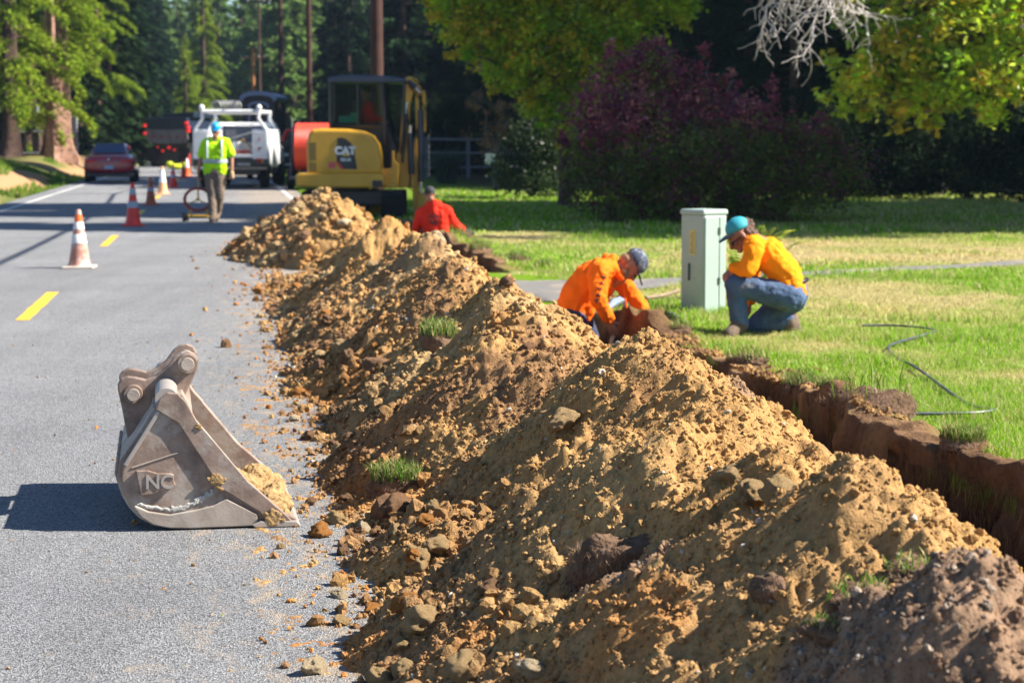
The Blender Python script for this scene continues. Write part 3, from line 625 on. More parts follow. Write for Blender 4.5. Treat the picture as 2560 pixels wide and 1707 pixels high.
def on_heap(u, v):
    p = W(u, v, 8)-Vector((0, 0, CZ)); t = CZ/-p.z
    for _ in range(40):
        q = Vector((0, 0, CZ))+p*t; h = max(float(pile_h(np.array(q.x+K*q.y), np.array(q.y))), 0); t += ((CZ-h)/-p.z-t)*.3
    return Vector((0, 0, CZ))+p*t
random.seed(17)
p = on_heap(985, 1235); sod(p.x, p.y, p.z, .125, 'brown rooty sod with a bright green grass tuft at the ridge foot', 1.4, 500)
p = on_heap(1100, 870); sod(p.x, p.y, p.z, .15, 'sod with long green grass lying in a hollow of the middle ridge', 1.3, 420)
p = on_heap(985, 935); sod(p.x, p.y, p.z, .05, 'tiny bright green grass tuft near the ridge foot', 1, 120)
p = on_heap(868, 672); sod(p.x, p.y, p.z, .09, 'small green tuft at the foot of the far heap', 1, 80)
p = on_heap(1545, 1425); sod(p.x+.02, p.y+.06, p.z-.05, .17, 'large brown fibrous root ball without grass on the near mound', 0, 1200, .8)
p = on_heap(1930, 1490); sod(p.x, p.y, p.z, .05, 'small brown root ball between the near mound and the topsoil', 0, 300, .9)
p = on_heap(2170, 1520); sod(p.x, p.y, p.z-.02, .10, 'brown sod lump with drooping green grass on the topsoil heap', .3, 420, gh=.45)
p = on_heap(2290, 1440); sod(p.x, p.y, p.z-.02, .09, 'brown sod lump with grass at the top of the topsoil heap', .3, 380, gh=.45)
p = on_heap(2080, 1580); sod(p.x, p.y, p.z-.02, .07, 'dark brown sod lump with a grass fringe low on the topsoil heap', .3, 300, gh=.5)
for u, Y, r, lab, g in ((2190, 10.3, .26, 'large dark brown clump of roots and soil heaped on the lawn edge', .05), (2010, 11.6, .13, 'flat sod clump with pale grass on the lawn edge behind the dark heap', .6), (2090, 11.0, .12, 'small grassy sod hanging over the trench beside the dark heap', .8),
                        (2420, 8.9, .13, 'sod with bluish green grass on the trench lip at right', 1.0), (2530, 8.1, .14, 'grassy sod hanging into the trench at the right picture edge', 1.2), (1870, 13.0, .15, 'brown torn sod on the trench lip right of the near crest', .25),
                        (1700, 15.0, .12, 'brown torn sod on the trench lip in front of the kneeling worker', .2), (1625, 15.7, .09, 'sod with black pipe behind it in front of the cabinet', .4), (1560, 17.5, .08, 'small dark sod between orange-hooded worker and cabinet', .5),
                        (1200, 26, .22, 'dark sod heap on the lawn by the second trench', .3), (1290, 24.6, .18, 'brown sod heap at the near end of the second trench', .25), (1150, 29.5, .26, 'black-brown soil heap right of the red-hooded worker', .05), (1360, 23.6, .13, 'low brown clod of sod beside the gravel path', .4)):
    x = (u-1280)/F*Y; c = x+K*Y; sod(x, Y, float(ground_z(np.array(c), np.array(Y)))-.25*r, r, lab, g, int(700*r/.15), .62)

# ------------------------------------------------------------------ cabinet, pipes and hose on the lawn
CAB = M('cabinet_green_paint', (.34, .43, .385), .45, var=.05, scale=3, col2=(.26, .29, .23), amt=(.6, .85), scale2=5)
DKG = M('dark_seam_rubber', (.05, .06, .06), .8)  # plain dark tone for seam strip, latches, print lines and handle
p = W(1762, 783, 17.4)
cb = thing('utility_cabinet', 'pale green metal telecom cabinet standing on the lawn between two workers', 'utility cabinet', (p.x-.02, 17.35, .0), math.radians(36))
B().box(-.135, .135, -.15, .15, .0, .875).build('housing', CAB, cb, bevel=.02)
B().box(-.145, .145, -.16, .16, .868, .915, .97, .97).build('lid', CAB, cb, bevel=.015)
d1 = B().box(-.118, .038, -.157, -.147, .03, .85).build('door', CAB, cb, bevel=.004)
B().box(.046, .118, -.157, -.147, .03, .85).build('door', CAB, cb, bevel=.004)
B().box(.039, .045, -.1535, -.148, .03, .85).build('door_seam', DKG, cb)
for z in (.7, .27): B().box(.026, .05, -.166, -.158, z, z+.06).build('latch', DKG, d1, bevel=.003)
YST = M('yellow_warning_sticker', (.62, .5, .16), .5, var=.1)
s = B().box(-.139, -.1355, -.045, .03, .52, .74).build('warning_label', YST, cb)
for k in range(9): B().box(-.1405, -.1392, -.035, .022-.02*(k % 3 == 2), .54+k*.021, .545+k*.021).build('print_line', DKG, s)
B().box(-.146, -.136, .02, .04, .3, .45).build('side_handle', DKG, cb, bevel=.003)
HOSE = M('grey_black_hose', (.06, .07, .085), .45, var=.3, scale=20, col2=(.3, .32, .34), amt=(.56, .75), scale2=3)
def hose(name, label, pts, r, mat=HOSE, lift=None, cat='hose', n=8):
    P = []
    for a in pts:
        if len(a) == 2:
            q = W(a[0], a[1], 8)-Vector((0, 0, CZ)); q = Vector((0, 0, CZ))+q*((CZ-.05)/-q.z); P.append(Vector((q.x, q.y, .045+r)))
        else: P.append(Vector(a))
    Q = []
    for i in range(len(P)-1):
        p0, p1, p2, p3 = P[max(i-1, 0)], P[i], P[i+1], P[min(i+2, len(P)-1)]
        for k in range(8):
            t = k/8; Q.append(.5*((2*p1)+(p2-p0)*t+(2*p0-5*p1+4*p2-p3)*t*t+(3*p1-p0-3*p2+p3)*t**3))
    Q.append(P[-1])
    return tag(B().tube(Q, r, n).build(name, mat, None, smooth=True), label, cat)
hose('water_hose', 'long dark hose snaking over the lawn with a pale straight end', [(2155, 815), (2240, 815), (2325, 823), (2330, 832), (2240, 858), (2222, 870), (2232, 888), (2290, 920), (2345, 960), (2400, 1000), (2440, 1018), (2485, 1026), (2440, 1033), (2360, 1035), (2280, 1036)], .009)
hose('black_cable', 'short black cable end lying on the grass at the trench lip', [(2090, 965), (2115, 985), (2135, 1010), (2160, 1023), (2190, 1032)], .009)
hose('fibre_cable', 'thin red-brown fibre lying on the grass in front of the kneeling worker', [(2030, 915), (2045, 922), (2062, 928)], .004, M('orange_fibre', (.55, .2, .08), .6))
WOOD = M('weathered_wood', (.3, .22, .14), .85, var=.35, scale=14, bmp=.004, bscale=60)
hose('wooden_pole', 'weathered wooden tool handle lying on grass left of the cabinet', [W(1615, 745, 17.9), W(1660, 738, 18), W(1697, 726, 18.1)], .018, WOOD, cat='pole')
GPIPE = M('grey_conduit', (.38, .36, .3), .6, var=.25, scale=20)
a, b_ = W(1580, 742, 16.6), W(1650, 805, 15.6)
hose('conduit_pipe', 'bent grey conduit rising from the trench in front of the orange-hooded worker', [W(1545, 850, 16.1)-Vector((0, 0, .3)), W(1560, 790, 16.3), W(1571, 745, 16.4), W(1590, 765, 16.2), W(1608, 790, 16), W(1622, 803, 15.9), (W(1640, 808, 15.8).x, 15.8, .03)], .019, GPIPE, cat='pipe')
hose('conduit_pipe', 'dark curved pipe on the grass leading from the trench to the cabinet', [W(1622, 793, 15.9), W(1650, 788, 16.3), W(1675, 783, 16.5), W(1690, 790, 16.6), W(1700, 796, 16.6)], .014, HOSE, cat='pipe')
hose('conduit_pipe', 'grey pipe lying on the trench lip behind the middle sod', [W(1640, 815, 15.6), W(1670, 818, 15.5), W(1700, 832, 15.3), W(1712, 842, 15.2)], .018, HOSE, cat='pipe')
hose('wooden_stake', 'pale wooden stake end standing in the trench below the gloved hand', [W(1527, 870, 15.4)-Vector((0, 0, .2)), W(1528, 860, 15.45), W(1533, 842, 15.5)], .018, M('pale_wood', (.55, .42, .24), .8, var=.2), cat='stake')
BLU = M('blue_grey_sheet', (.2, .24, .32), .6, var=.2)
o = tag(B().tube([W(1520, 770, 16.7), W(1535, 756, 16.8), W(1555, 748, 16.9)], [.02, .035, .03], 8).build('folded_tarpaulin', BLU, None, smooth=True), 'blue-grey folded sheet on the trench edge behind the hooded worker', 'tarpaulin')

# fern behind the kneeling worker
fr = thing('sword_fern', 'yellow-green fern with arching fronds behind the kneeling worker', 'fern', (W(1880, 770, 18.5).x, 18.6, .03))
ends = [(1985, 575), (2040, 605), (1935, 570), (1960, 625), (1905, 565), (1830, 640), (1845, 590), (1990, 665), (2010, 720), (1880, 600), (1815, 690), (1950, 590), (1820, 600), (1810, 620), (1835, 660), (1850, 700)]
PS, HS, CS_ = [], [], []
for i, (u, v) in enumerate(ends):
    e = W(u, v, 18.0+random.uniform(0, 1.0))-fr.location; s0 = Vector((random.uniform(-.05, .05), random.uniform(-.05, .05), 0)); L_ = e.length
    pts = [s0.lerp(e, t)+Vector((0, 0, .28*L_*math.sin(math.pi*t)*.8)) for t in np.linspace(0, 1, 26)]
    for j in range(4, 26):
        d = (pts[j]-pts[j-1]).normalized(); w = d.cross(Vector((0, 0, 1))).normalized() if abs(d.z) < .98 else Vector((1, 0, 0)); l = .085*math.sin(math.pi*(j/27)**.8)+.012
        for sgn in (-1, 1):
            tip = pts[j]+w*sgn*l+d*l*.3+Vector((0, 0, -.2*l)); PS.append([pts[j]-d*.008, pts[j]+w*sgn*l*.5-d*.011, tip, pts[j]+w*sgn*l*.5+d*.013]); CS_ += [(np.array([.34, .36, .05]) if random.random() < .6 else np.array([.14, .24, .03]))*random.uniform(.8, 1.3)]*4
V = np.array([[q[:] for q in p] for p in PS]).reshape(-1, 3)
link('frond', npmesh('fronds', V, np.arange(len(V)).reshape(-1, 4), np.array(CS_)), fr, LEAF)

# ------------------------------------------------------------------ traffic cones
CO = {'red': M('red_cone_plastic', (.75, .035, .02), .45, var=.15, scale=8), 'orange': M('orange_cone_plastic', (.85, .13, .02), .45, var=.15, scale=8), 'faded': M('faded_cone_plastic', (.45, .19, .13), .7, var=.3, scale=9, col2=(.55, .48, .44), amt=(.45, .65), scale2=7),
      'dull': M('dull_orange_cone_plastic', (.42, .09, .035), .6, var=.25, scale=8), 'pale': M('sun_toned_orange_cone', (.9, .42, .2), .5, var=.2, scale=9)}  # pale cone: whitish sunlight put into its orange
BAND = M('reflective_band', (.8, .8, .82), .35, var=.08, scale=20); BAND2 = M('grey_reflective_band', (.33, .36, .42), .35, var=.1, scale=20); TOR = M('torn_white_band', (.72, .7, .68), .5, var=.1, col2=(.5, .25, .16), amt=(.56, .6), scale2=16)
BASE = M('weathered_cone_base', (.5, .42, .36), .8, var=.2)
def cone(u, v, h, label, mat, bands, band, base=None, top=None, rb=None):
    q = W(u, v-2, 8)-Vector((0, 0, CZ)); q = Vector((0, 0, CZ))+q*(CZ/-q.z)
    t = thing('traffic_cone', label, 'traffic cone', (q.x, q.y, .004), random.uniform(-.15, .15), 'traffic cones along the centre line')
    rb = rb or .13*h/.7; rt = .028
    R = lambda z: rb+(rt-rb)*(z-.03)/(h-.03)
    B().box(-.19*h/.7, .19*h/.7, -.19*h/.7, .19*h/.7, 0, .028, .94, .94).build('base', base or CO[mat], t, bevel=.008)
    B().lathe([(R(.028)+.012, .026), (R(.05)+.003, .05), (R(.1), .1), (R(h*.5), h*.5), (R(h)+.001, h-.012), (rt*.85, h), (rt*.7, h-.002), (rt*.6, h-.08)], n=28).build('cone_body', CO[mat], t, smooth=True)
    if top: B().lathe([(R(h*.8)+.003, h*.8), (R(h)+.003, h-.01), (rt*.9, h+.002)], n=28).build('cone_tip', top, t, smooth=True)
    for a, b_ in bands: B().lathe([(R(a*h)+.001, a*h), (R(a*h)+.004, a*h+.003), (R(b_*h)+.004, b_*h-.003), (R(b_*h)+.001, b_*h)], n=28).build('reflective_band', band, t, smooth=True)
    return t
t = cone(199, 672, .69, 'weathered cone with torn white bands and orange collar, nearest the camera', 'faded', [(.42, .58), (.66, .79)], TOR, BASE)
R9 = lambda z, h=.69: .128+(.028-.128)*(z-.03)/(h-.03)
B().lathe([(R9(.55)+.004, .55), (R9(.63)+.004, .63)], n=28).build('orange_collar', CO['orange'], t, smooth=True)
cone(333, 567, .76, 'bright red cone with two grey bands, second from the camera', 'red', [(.42, .57), (.72, .87)], BAND2)
cone(377, 516, .67, 'dull orange-brown cone with one faint band in the shade, third in the row', 'dull', [(.5, .62)], BAND2)
cone(407, 488, .78, 'pale sunlit orange cone with a broad white sleeve, fourth in the row', 'pale', [(.42, .86)], BAND)
cone(433, 471, .74, 'small red cone with grey bands behind the pale one', 'red', [(.42, .57), (.72, .87)], BAND2)
cone(458, 448, .74, 'narrow red cone partly hidden left of the white-topped cone', 'red', [], BAND2, rb=.1)
cone(468, 442, .78, 'orange cone with white upper half beside the white truck', 'orange', [(.45, .95)], BAND)
cone(474, 436, .92, 'tall thin red cone behind the white-topped cone by the truck', 'red', [], BAND2, rb=.07)
cone(421, 412, .62, 'far little red cone on the road behind the dump truck', 'red', [(.45, .6)], BAND2)
HV = M('hi_vis_yellow', (.55, .62, .02), .6, var=.15, scale=8)
q = W(441, 408, 105)
b = B(); b.ell((0, 0, .16), (.5, .3, .16)); b.ell((-.35, 0, .3), (.22, .2, .15)); b.ell((.4, .05, .28), (.25, .2, .13))
o = blob('folded_tarpaulin', b, HV, None, .04, 6); o.location = (q.x, 105, 0); tag(o, 'crumpled hi-vis yellow tarpaulin on the road behind the dump truck', 'tarpaulin')
# ------------------------------------------------------------------ people
SKIN = M('skin', (.42, .2, .13), .55, var=.12, scale=12, spec=.35); DSKIN = M('tanned_skin', (.3, .125, .075), .55, var=.15, scale=12)
HAIR = M('brown_hair', (.09, .045, .03), .7, var=.4, scale=60, bmp=.008, bscale=120); BEARD = M('sandy_beard', (.34, .2, .11), .8, var=.3, scale=60, bmp=.01, bscale=100)
ORG = M('orange_hoodie_cloth', (.95, .17, .008), .85, var=.06, scale=4, bmp=.01, bscale=7, spec=.15); YOR = M('yellow_orange_shirt_cloth', (1.0, .27, .004), .8, var=.05, scale=4, bmp=.012, bscale=9, spec=.15)
RDH = M('red_hoodie_cloth', (.72, .03, .012), .85, var=.08, scale=4, bmp=.01, bscale=7, spec=.15); HVY = M('hi_vis_lime_cloth', (.45, .85, .01), .75, var=.05, scale=5, bmp=.01, bscale=9, spec=.15)
JEAN = M('blue_jeans', (.055, .10, .19), .85, var=.25, scale=9, bmp=.006, bscale=60, col2=(.22, .2, .18), amt=(.56, .74), scale2=5); NAVY = M('navy_trousers', (.03, .04, .08), .85, var=.2); TPANT = M('brown_work_trousers', (.17, .125, .09), .85, var=.2, scale=9, bmp=.01, bscale=12)
BOOT = M('muddy_boots', (.13, .09, .06), .85, var=.4, scale=14, bmp=.008, bscale=50); TCAP = M('teal_cap_cloth', (.02, .30, .38), .7, var=.12, scale=14); BRIM = M('dark_teal_brim', (.015, .07, .12), .7)
HELM = M('blue_hard_hat', (.02, .38, .68), .3, var=.05, coat=.3); CAMO = M('dark_camo_cap', (.035, .05, .09), .8, var=.2, scale=25, col2=(.2, .21, .24), amt=(.5, .56), scale2=22); DGLV = M('dark_glove', (.03, .03, .035), .8)
REFL = M('grey_reflective_tape', (.42, .46, .5), .35, var=.08); PRINT = M('black_print', (.015, .015, .02), .8)
def Rm(fwd, up):
    y = Vector(fwd).normalized(); z = (Vector(up)-y*y.dot(Vector(up))).normalized(); x = y.cross(z)
    return Matrix((x, y, z)).transposed()
def hand(b, wr, d, n, side, sz=1, curl=.5, thumb=1):
    d = Vector(d).normalized(); n = (Vector(n)-d*d.dot(Vector(n))).normalized(); s = d.cross(n)*side
    for k in (-1, 0, 1): b.cap(wr+d*.02*sz+s*.008*k, wr+d*.085*sz+s*.025*k*sz, .016*sz, .013*sz, 8)
    for i, (L_, o_) in enumerate(((.9, 1.5), (1, .5), (.95, -.5), (.75, -1.5))):
        p = wr+d*.085*sz+s*.0195*o_*sz; dd = d; a = curl*(.55+.12*i)
        for j, l in enumerate((.043, .027, .021)):
            dd = (dd*math.cos(a)+n*math.sin(a)).normalized(); q = p+dd*l*L_*sz; b.cap(p, q, (.0095-.0008*j)*sz, (.009-.0009*j)*sz, 8); p = q; nn = n-dd*dd.dot(n); n2 = nn.normalized() if nn.length > 1e-4 else n
            dd = (dd*math.cos(a*.5)+n2*math.sin(a*.5)).normalized()
    p = wr+d*.03*sz+s*.028*sz*thumb; dd = (d*.65+s*.65*thumb+n*.35).normalized(); q = p+dd*.038*sz; b.cap(p, q, .013*sz, .011*sz, 8); b.cap(q, q+(dd*.6+d*.4+n*.3).normalized()*.03*sz, .0105*sz, .009*sz, 8)
def head(b, c, R, s=1):
    g = lambda x, y, z: c+R@Vector((x*s, y*s, z*s))
    b.ell(g(0, -.01, .03), (.077*s, .096*s, .09*s), 16, 12, R); b.ell(g(0, .03, -.045), (.058*s, .062*s, .062*s), 14, 10, R)
    b.cap(g(-.028, .075, -.078), g(.028, .075, -.078), .02*s, .02*s)          # chin
    b.cap(g(0, .088, .02), g(0, .108, -.018), .010*s, .017*s, 8)              # nose
    b.cap(g(-.04, .08, .032), g(.04, .08, .032), .014*s, .014*s, 8)           # brow
    b.cap(g(-.018, .092, -.043), g(.018, .092, -.043), .009*s, .009*s, 8)     # lips
    for k in (-1, 1):
        b.ell(g(.04*k, .066, -.005), (.024*s, .02*s, .02*s), 8, 6, R); b.ell(g(.078*k, -.008, -.004), (.011*s, .022*s, .033*s), 8, 6, R)
def limbs(b, J, names, rads):
    for i in range(len(names)-1): b.cap(J[names[i]], J[names[i+1]], rads[i], rads[i+1], 14)
def person(label, loc, J, R, skin, top, topr, legs, boots, sleeve=1.0, group=None, vx=.008, hands=None, floor_legs=True, extra=None, bulk=1, headscale=1):
    t = thing('person', label, 'person', loc, 0, group)
    b = B(); H = J['head']; head(b, H, R, headscale); b.cap(H-R@Vector((0, .02, .06)), J['neck'], .056, .062)
    b.cap(J['neck'], J['chest'], .07, .11); b.cap(J['chest'], J['waist'], .12, .105); b.cap(J['waist'], J['hip'], .105, .12)
    for s in 'lr':
        b.cap(J['neck'], J['sh'+s], .055, .05); limbs(b, J, ['sh'+s, 'el'+s, 'wr'+s], [.048, .038, .026]); limbs(b, J, ['hp'+s, 'kn'+s, 'an'+s], [.08, .055, .04])
        d, n, cu = hands[s]; hand(b, J['wr'+s], d, n, 1 if s == 'l' else -1, 1, cu)
    blob('body', b, skin, t, vx*.7, 2)
    ax = (J['shr']-J['shl']).normalized(); b = B(); hx = (J['hpr']-J['hpl']).normalized()
    for k in (-1, -.33, .33, 1):
        b.cap(J['hip']+hx*.085*k*bulk, J['waist']+ax*.075*k*bulk, .115*bulk*topr, .115*bulk*topr); b.cap(J['waist']+ax*.075*k*bulk, J['chest']+ax*.085*k*bulk, .115*bulk*topr, .125*bulk*topr)
        b.cap(J['chest']+ax*.085*k*bulk, J['neck'].lerp(J['shl'] if k < 0 else J['shr'], .55*abs(k))*1.0-(J['neck']-J['chest']).normalized()*.02, .12*bulk*topr, .07*topr)
    for s in 'lr':
        b.cap(J['neck'].lerp(J['sh'+s], .3), J['sh'+s], .07*topr, .077*topr)
        if sleeve >= 1: limbs(b, J, ['sh'+s, 'el'+s], [.079*topr, .064*topr]); b.cap(J['el'+s], J['el'+s].lerp(J['wr'+s], .93), .064*topr, .047*topr)
        else: b.cap(J['sh'+s], J['sh'+s].lerp(J['el'+s], .85), .079*topr, .078*topr)
    if extra: extra(b, J, R)
    blob('hoodie' if sleeve >= 1 else 'shirt', b, top, t, vx, 4, .03, .055)
    b = B()
    for s in 'lr':
        b.cap(J['hip'], J['hp'+s], .125*bulk, .12*bulk); limbs(b, J, ['hp'+s, 'kn'+s], [.118*bulk, .082*bulk]); b.cap(J['kn'+s], J['kn'+s].lerp(J['an'+s], .97), .08*bulk, .07)
    blob('trousers', b, legs, t, vx, 4, .018, .05)
    for s in 'lr':
        f = J['ft'+s]; a = J['an'+s]; b = B(); b.cap(a+(J['kn'+s]-a).normalized()*.08, a, .058, .062); b.cap(a, a.lerp(f, .35), .066, .062); b.cap(a.lerp(f, .25), f, .056, .048)
        sh = (J['sole'+s] if 'sole'+s in J else Vector((0, 0, -1))); b.cap(a-(f-a)*.3+sh*.03, f+sh*.012, .042, .044)
        blob('boot', b, boots, t, vx, 2)
    return t
def cap_hat(t, H, R, mat, brim, back=False, s=1, hard=False):
    g = lambda x, y, z: H+R@Vector((x*s, y*s, z*s)); Z = []
    k = B(); rad = [(1, .0), (1.0, .03), (.93, .06), (.74, .09), (.45, .108), (.04, .116)]
    rings = [[g(.088*r*math.cos(a), -.008+.104*r*math.sin(a), .035+h*(1.1 if hard else 1)) for a in np.linspace(0, 2*math.pi, 20, endpoint=False)] for r, h in rad]
    k.ring(rings); hat = k.build('hard_hat' if hard else 'cap', mat, t, smooth=True); ms = hat.modifiers.new('sub', 'SUBSURF'); ms.levels = 1; ms.render_levels = 1
    k = B(); yy = -1 if back else 1
    pts = [(math.sin(a)*.08, .06+(.115 if not hard else .07)*math.cos(a)*1.0) for a in np.linspace(-math.pi/2, math.pi/2, 11)]+[(.07, .06), (-.07, .06)][:2]
    k.prism([(x, y*yy) for x, y in pts], 0, .013, lambda u, v, w: g(u, v, .043-abs(u)*.12-.25*max(abs(v)-.09, 0)+w)); k.build('brim', brim, hat, smooth=False)
    return hat

# worker in the trench with the orange hoodie, bent forward
Y = 15.6
def P(u, v, Y): return W(u, v, Y)
L0 = Vector((P(1440, 800, Y).x, Y, -.74))
def rel(d, L0): return {k: (Vector(p)-L0) for k, p in d.items()}
J = rel({'head': P(1573, 664, Y+.02), 'neck': P(1534, 672, Y+.03), 'chest': P(1490, 700, Y+.03), 'waist': P(1450, 742, Y+.03), 'hip': P(1432, 785, Y+.03), 'shl': P(1497, 672, Y-.19), 'shr': P(1540, 690, Y+.22),
         'ell': P(1494, 742, Y-.27), 'wrl': P(1522, 800, Y-.12), 'elr': P(1580, 738, Y+.3), 'wrr': P(1614, 783, Y+.22), 'hpl': P(1426, 800, Y-.1), 'hpr': P(1440, 800, Y+.12),
         'knl': P(1480, 900, Y-.12), 'knr': P(1490, 890, Y+.14), 'anl': P(1440, 1010, Y-.12), 'anr': P(1450, 1010, Y+.14), 'ftl': P(1490, 1030, Y-.12), 'ftr': P(1500, 1030, Y+.14)}, L0)
Rh = Rm((.42, 0, -.9), (.9, -.05, .42))
def hood(b, J, R):
    n = J['neck']
    for a in np.linspace(-1.9, 1.9, 9): b.cap(n+Vector((-.03+.03*math.cos(a), .085*math.sin(a), .055+.03*math.cos(a))), n+Vector((-.01, .06*math.sin(a), -.0)), .034, .04, 8)
    b.cap(n+Vector((-.06, 0, .07)), n+Vector((-.0, 0, .0)), .05, .055); b.cap(n+Vector((.0, -.07, .04)), n+Vector((.06, -.075, -.07)), .03, .03); b.cap(n+Vector((.0, .07, .04)), n+Vector((.06, .075, -.07)), .03, .03)
    b.cap(J['waist']+Vector((.04, -.1, -.06)), J['hip']+Vector((.10, -.1, -.0)), .09, .06)
t = person('person in bright orange hoodie and dark camo cap bent over inside the trench', L0, J, Rh, SKIN, ORG, 1.08, NAVY, BOOT, hands={'l': ((.35, .25, -.9), (.2, .95, .1), .25), 'r': ((.9, .1, -.35), (0, .2, -1), .9)}, vx=.009, extra=hood, bulk=1.08)
cap_hat(t, J['head'], Rh, CAMO, CAMO, s=1.05)
g = lambda x, y, z: J['head']+Rh@Vector((x, y, z))
b = B(); b.cap(g(-.03, .06, -.1), g(-.0, .09, -.19), .045, .02); b.cap(g(.03, .06, -.1), g(.0, .09, -.19), .045, .02); b.cap(g(-.065, .02, -.05), g(-.03, .06, -.1), .03, .04); b.cap(g(.065, .02, -.05), g(.03, .06, -.1), .03, .04); blob('beard', b, BEARD, t, .008, 2, .012, .02)
b = B(); b.ell(g(0, -.045, .01), (.082, .062, .07), 12, 8, Rh); blob('hair', b, BEARD, t, .009, 2, .01, .02)
for s in (-1, 1): B().ell(g(.034*s, .094, .012), (.013, .008, .012), 8, 6, Rh).build('eye', DGLV, t, smooth=True)
ar = J['shl'].lerp(J['ell'], .45)
b = B()
for k, s_ in enumerate(('VL', 'C', 'X', 'E', 'H')):
    q_ = J['shl'].lerp(J['ell'], .30+.20*k)+Vector((.035-.012*k, -.092-.003*k, 0))
    for i_ in range(4): a_ = 1.1*k+2.2*i_; b.tube([q_+Vector((.018*math.cos(a_), 0, .018*math.sin(a_))), q_+Vector((.02*math.cos(a_+2.4), 0, .02*math.sin(a_+2.4)))], .0045, 5)
b.build('sleeve_print', PRINT, t, smooth=True)
b = B(); b.cap(J['neck']+Vector((.07, -.045, -.06)), J['neck']+Vector((.10, -.04, -.30)), .007, .007, 6); b.build('drawstring', ORG, t, smooth=True)

# kneeling worker right of the cabinet
Y = 15.4; o5 = lambda zx, zy, dy=0: P(1780+zx/4.61, 520+zy/4.61, Y+dy)
L0 = Vector((P(1900, 845, Y).x, Y, .03))
J = rel({'head': o5(325, 330, .03), 'neck': o5(470, 375, .03), 'chest': o5(650, 530, .03), 'waist': o5(850, 760, .03), 'hip': o5(925, 960, .02), 'shl': o5(480, 470, -.17), 'shr': o5(520, 430, .22), 'ell': o5(425, 715, -.22), 'wrl': o5(235, 690, -.1),
         'elr': o5(450, 800, .28), 'wrr': o5(440, 1080, .22), 'hpl': o5(900, 1030, -.1), 'hpr': o5(920, 1040, .13), 'knl': o5(265, 880, -.12), 'anl': o5(320, 1350, -.10), 'ftl': o5(395, 1450, -.24), 'knr': o5(500, 1350, .14), 'anr': o5(890, 1300, .10), 'ftr': o5(985, 1420, .16)}, L0)
J['ftl'] = J['anl']+Vector((-.10, -.12, -.06)); J['ftr'] = J['anr']+Vector((.05, -.04, -.125)); J['soler'] = Vector((1.3, -.2, .1))
Rh = Rm((-.72, -.12, -.68), (-.62, .0, .78))
def tail(b, J, R):
    b.cap(J['hip']+Vector((.06, 0, .02)), J['hip']+Vector((.10, 0, -.04)), .09, .05)
t = person('person in yellow-orange shirt and turquoise cap kneeling on the lawn beside the cabinet', L0, J, Rh, DSKIN, YOR, 1.0, JEAN, BOOT, hands={'l': ((-.6, -.1, -.75), (.3, .3, -.4), .9), 'r': ((-.1, -.1, -1), (-1, 0, 0), .6)}, vx=.009, bulk=1.0)
Rc = Rm((-.86, -.1, -.42), (-.42, 0, .88))
cap_hat(t, J['head']+Vector((0, 0, .008)), Rc, TCAP, BRIM, s=.99)
g = lambda x, y, z: J['head']+Rh@Vector((x, y, z))
b = B(); b.ell(g(0, -.055, .005), (.082, .06, .085), 12, 8, Rh); b.ell(g(0, -.105, .03), (.055, .05, .06), 10, 8, Rh); b.cap(g(-.03, -.08, -.05), g(-.02, -.075, -.08), .04, .03); blob('hair', b, HAIR, t, .009, 1, .03, .025)
b = B(); b.cap(g(-.045, .088, .006), g(.045, .088, .006), .014, .014, 8); b.cap(g(-.05, .085, .01), g(-.082, .0, .005), .006, .005, 6); b.cap(g(.05, .085, .01), g(.082, .0, .005), .006, .005, 6); b.build('sunglasses', BLK, t, smooth=True)
b = B(); hx = Vector((0, 1, 0)); hp = J['hip']; d = (J['waist']-hp).normalized(); b.tube([hp+d*.045+Matrix.Rotation(a, 3, d)@(d.orthogonal().normalized())*.14 for a in np.linspace(0, 6.28, 20)], .017, 6, caps=False); b.build('belt', BLK, t, smooth=True)

# red hoodie in the second trench, seen from behind
Y = 31; o2 = lambda zx, zy, dy=0: P(400+zx/3.136, 180+zy/3.136, Y+dy)
L0 = Vector((o2(2150, 1300).x, Y, -.74))
J = rel({'head': o2(2115, 965), 'neck': o2(2145, 1045), 'chest': o2(2150, 1130), 'waist': o2(2165, 1240), 'hip': o2(2165, 1340), 'shl': o2(2045, 1105), 'shr': o2(2250, 1090), 'ell': o2(2010, 1220, .05), 'wrl': o2(2000, 1320, .2), 'elr': o2(2300, 1180, .05), 'wrr': o2(2385, 1240, .1),
         'hpl': o2(2120, 1380), 'hpr': o2(2210, 1380), 'knl': o2(2115, 1530, .1), 'knr': o2(2215, 1530, .1), 'anl': o2(2115, 1650), 'anr': o2(2215, 1650), 'ftl': o2(2110, 1700, .2), 'ftr': o2(2215, 1700, .2)}, L0)
Rh = Rm((-.25, .9, -.35), (-.1, .3, .95))
def hood2(b, J, R):
    n = J['neck']
    for a in np.linspace(-1.6, 1.6, 9): b.cap(n+Vector((.10*math.sin(a), -.07*math.cos(a), .03)), n+Vector((.09*math.sin(a), -.05*math.cos(a), -.03)), .035, .04, 8)
    b.cap(n+Vector((.02, -.09, .05)), n+Vector((.01, -.10, -.09)), .05, .05)
t = person('person in red hoodie and black beanie seen from behind, waist-deep in the second trench', L0, J, Rh, DSKIN, RDH, 1.1, NAVY, BOOT, hands={'l': ((0, .3, -1), (1, 0, 0), .5), 'r': ((.9, .1, -.3), (0, .2, -1), .6)}, vx=.014, extra=hood2)
b = B(); b.ell(J['head']+Rh@Vector((0, -.01, .045)), (.09, .105, .095), 14, 10, Rh); blob('beanie', b, DGLV, t, .01, 2)
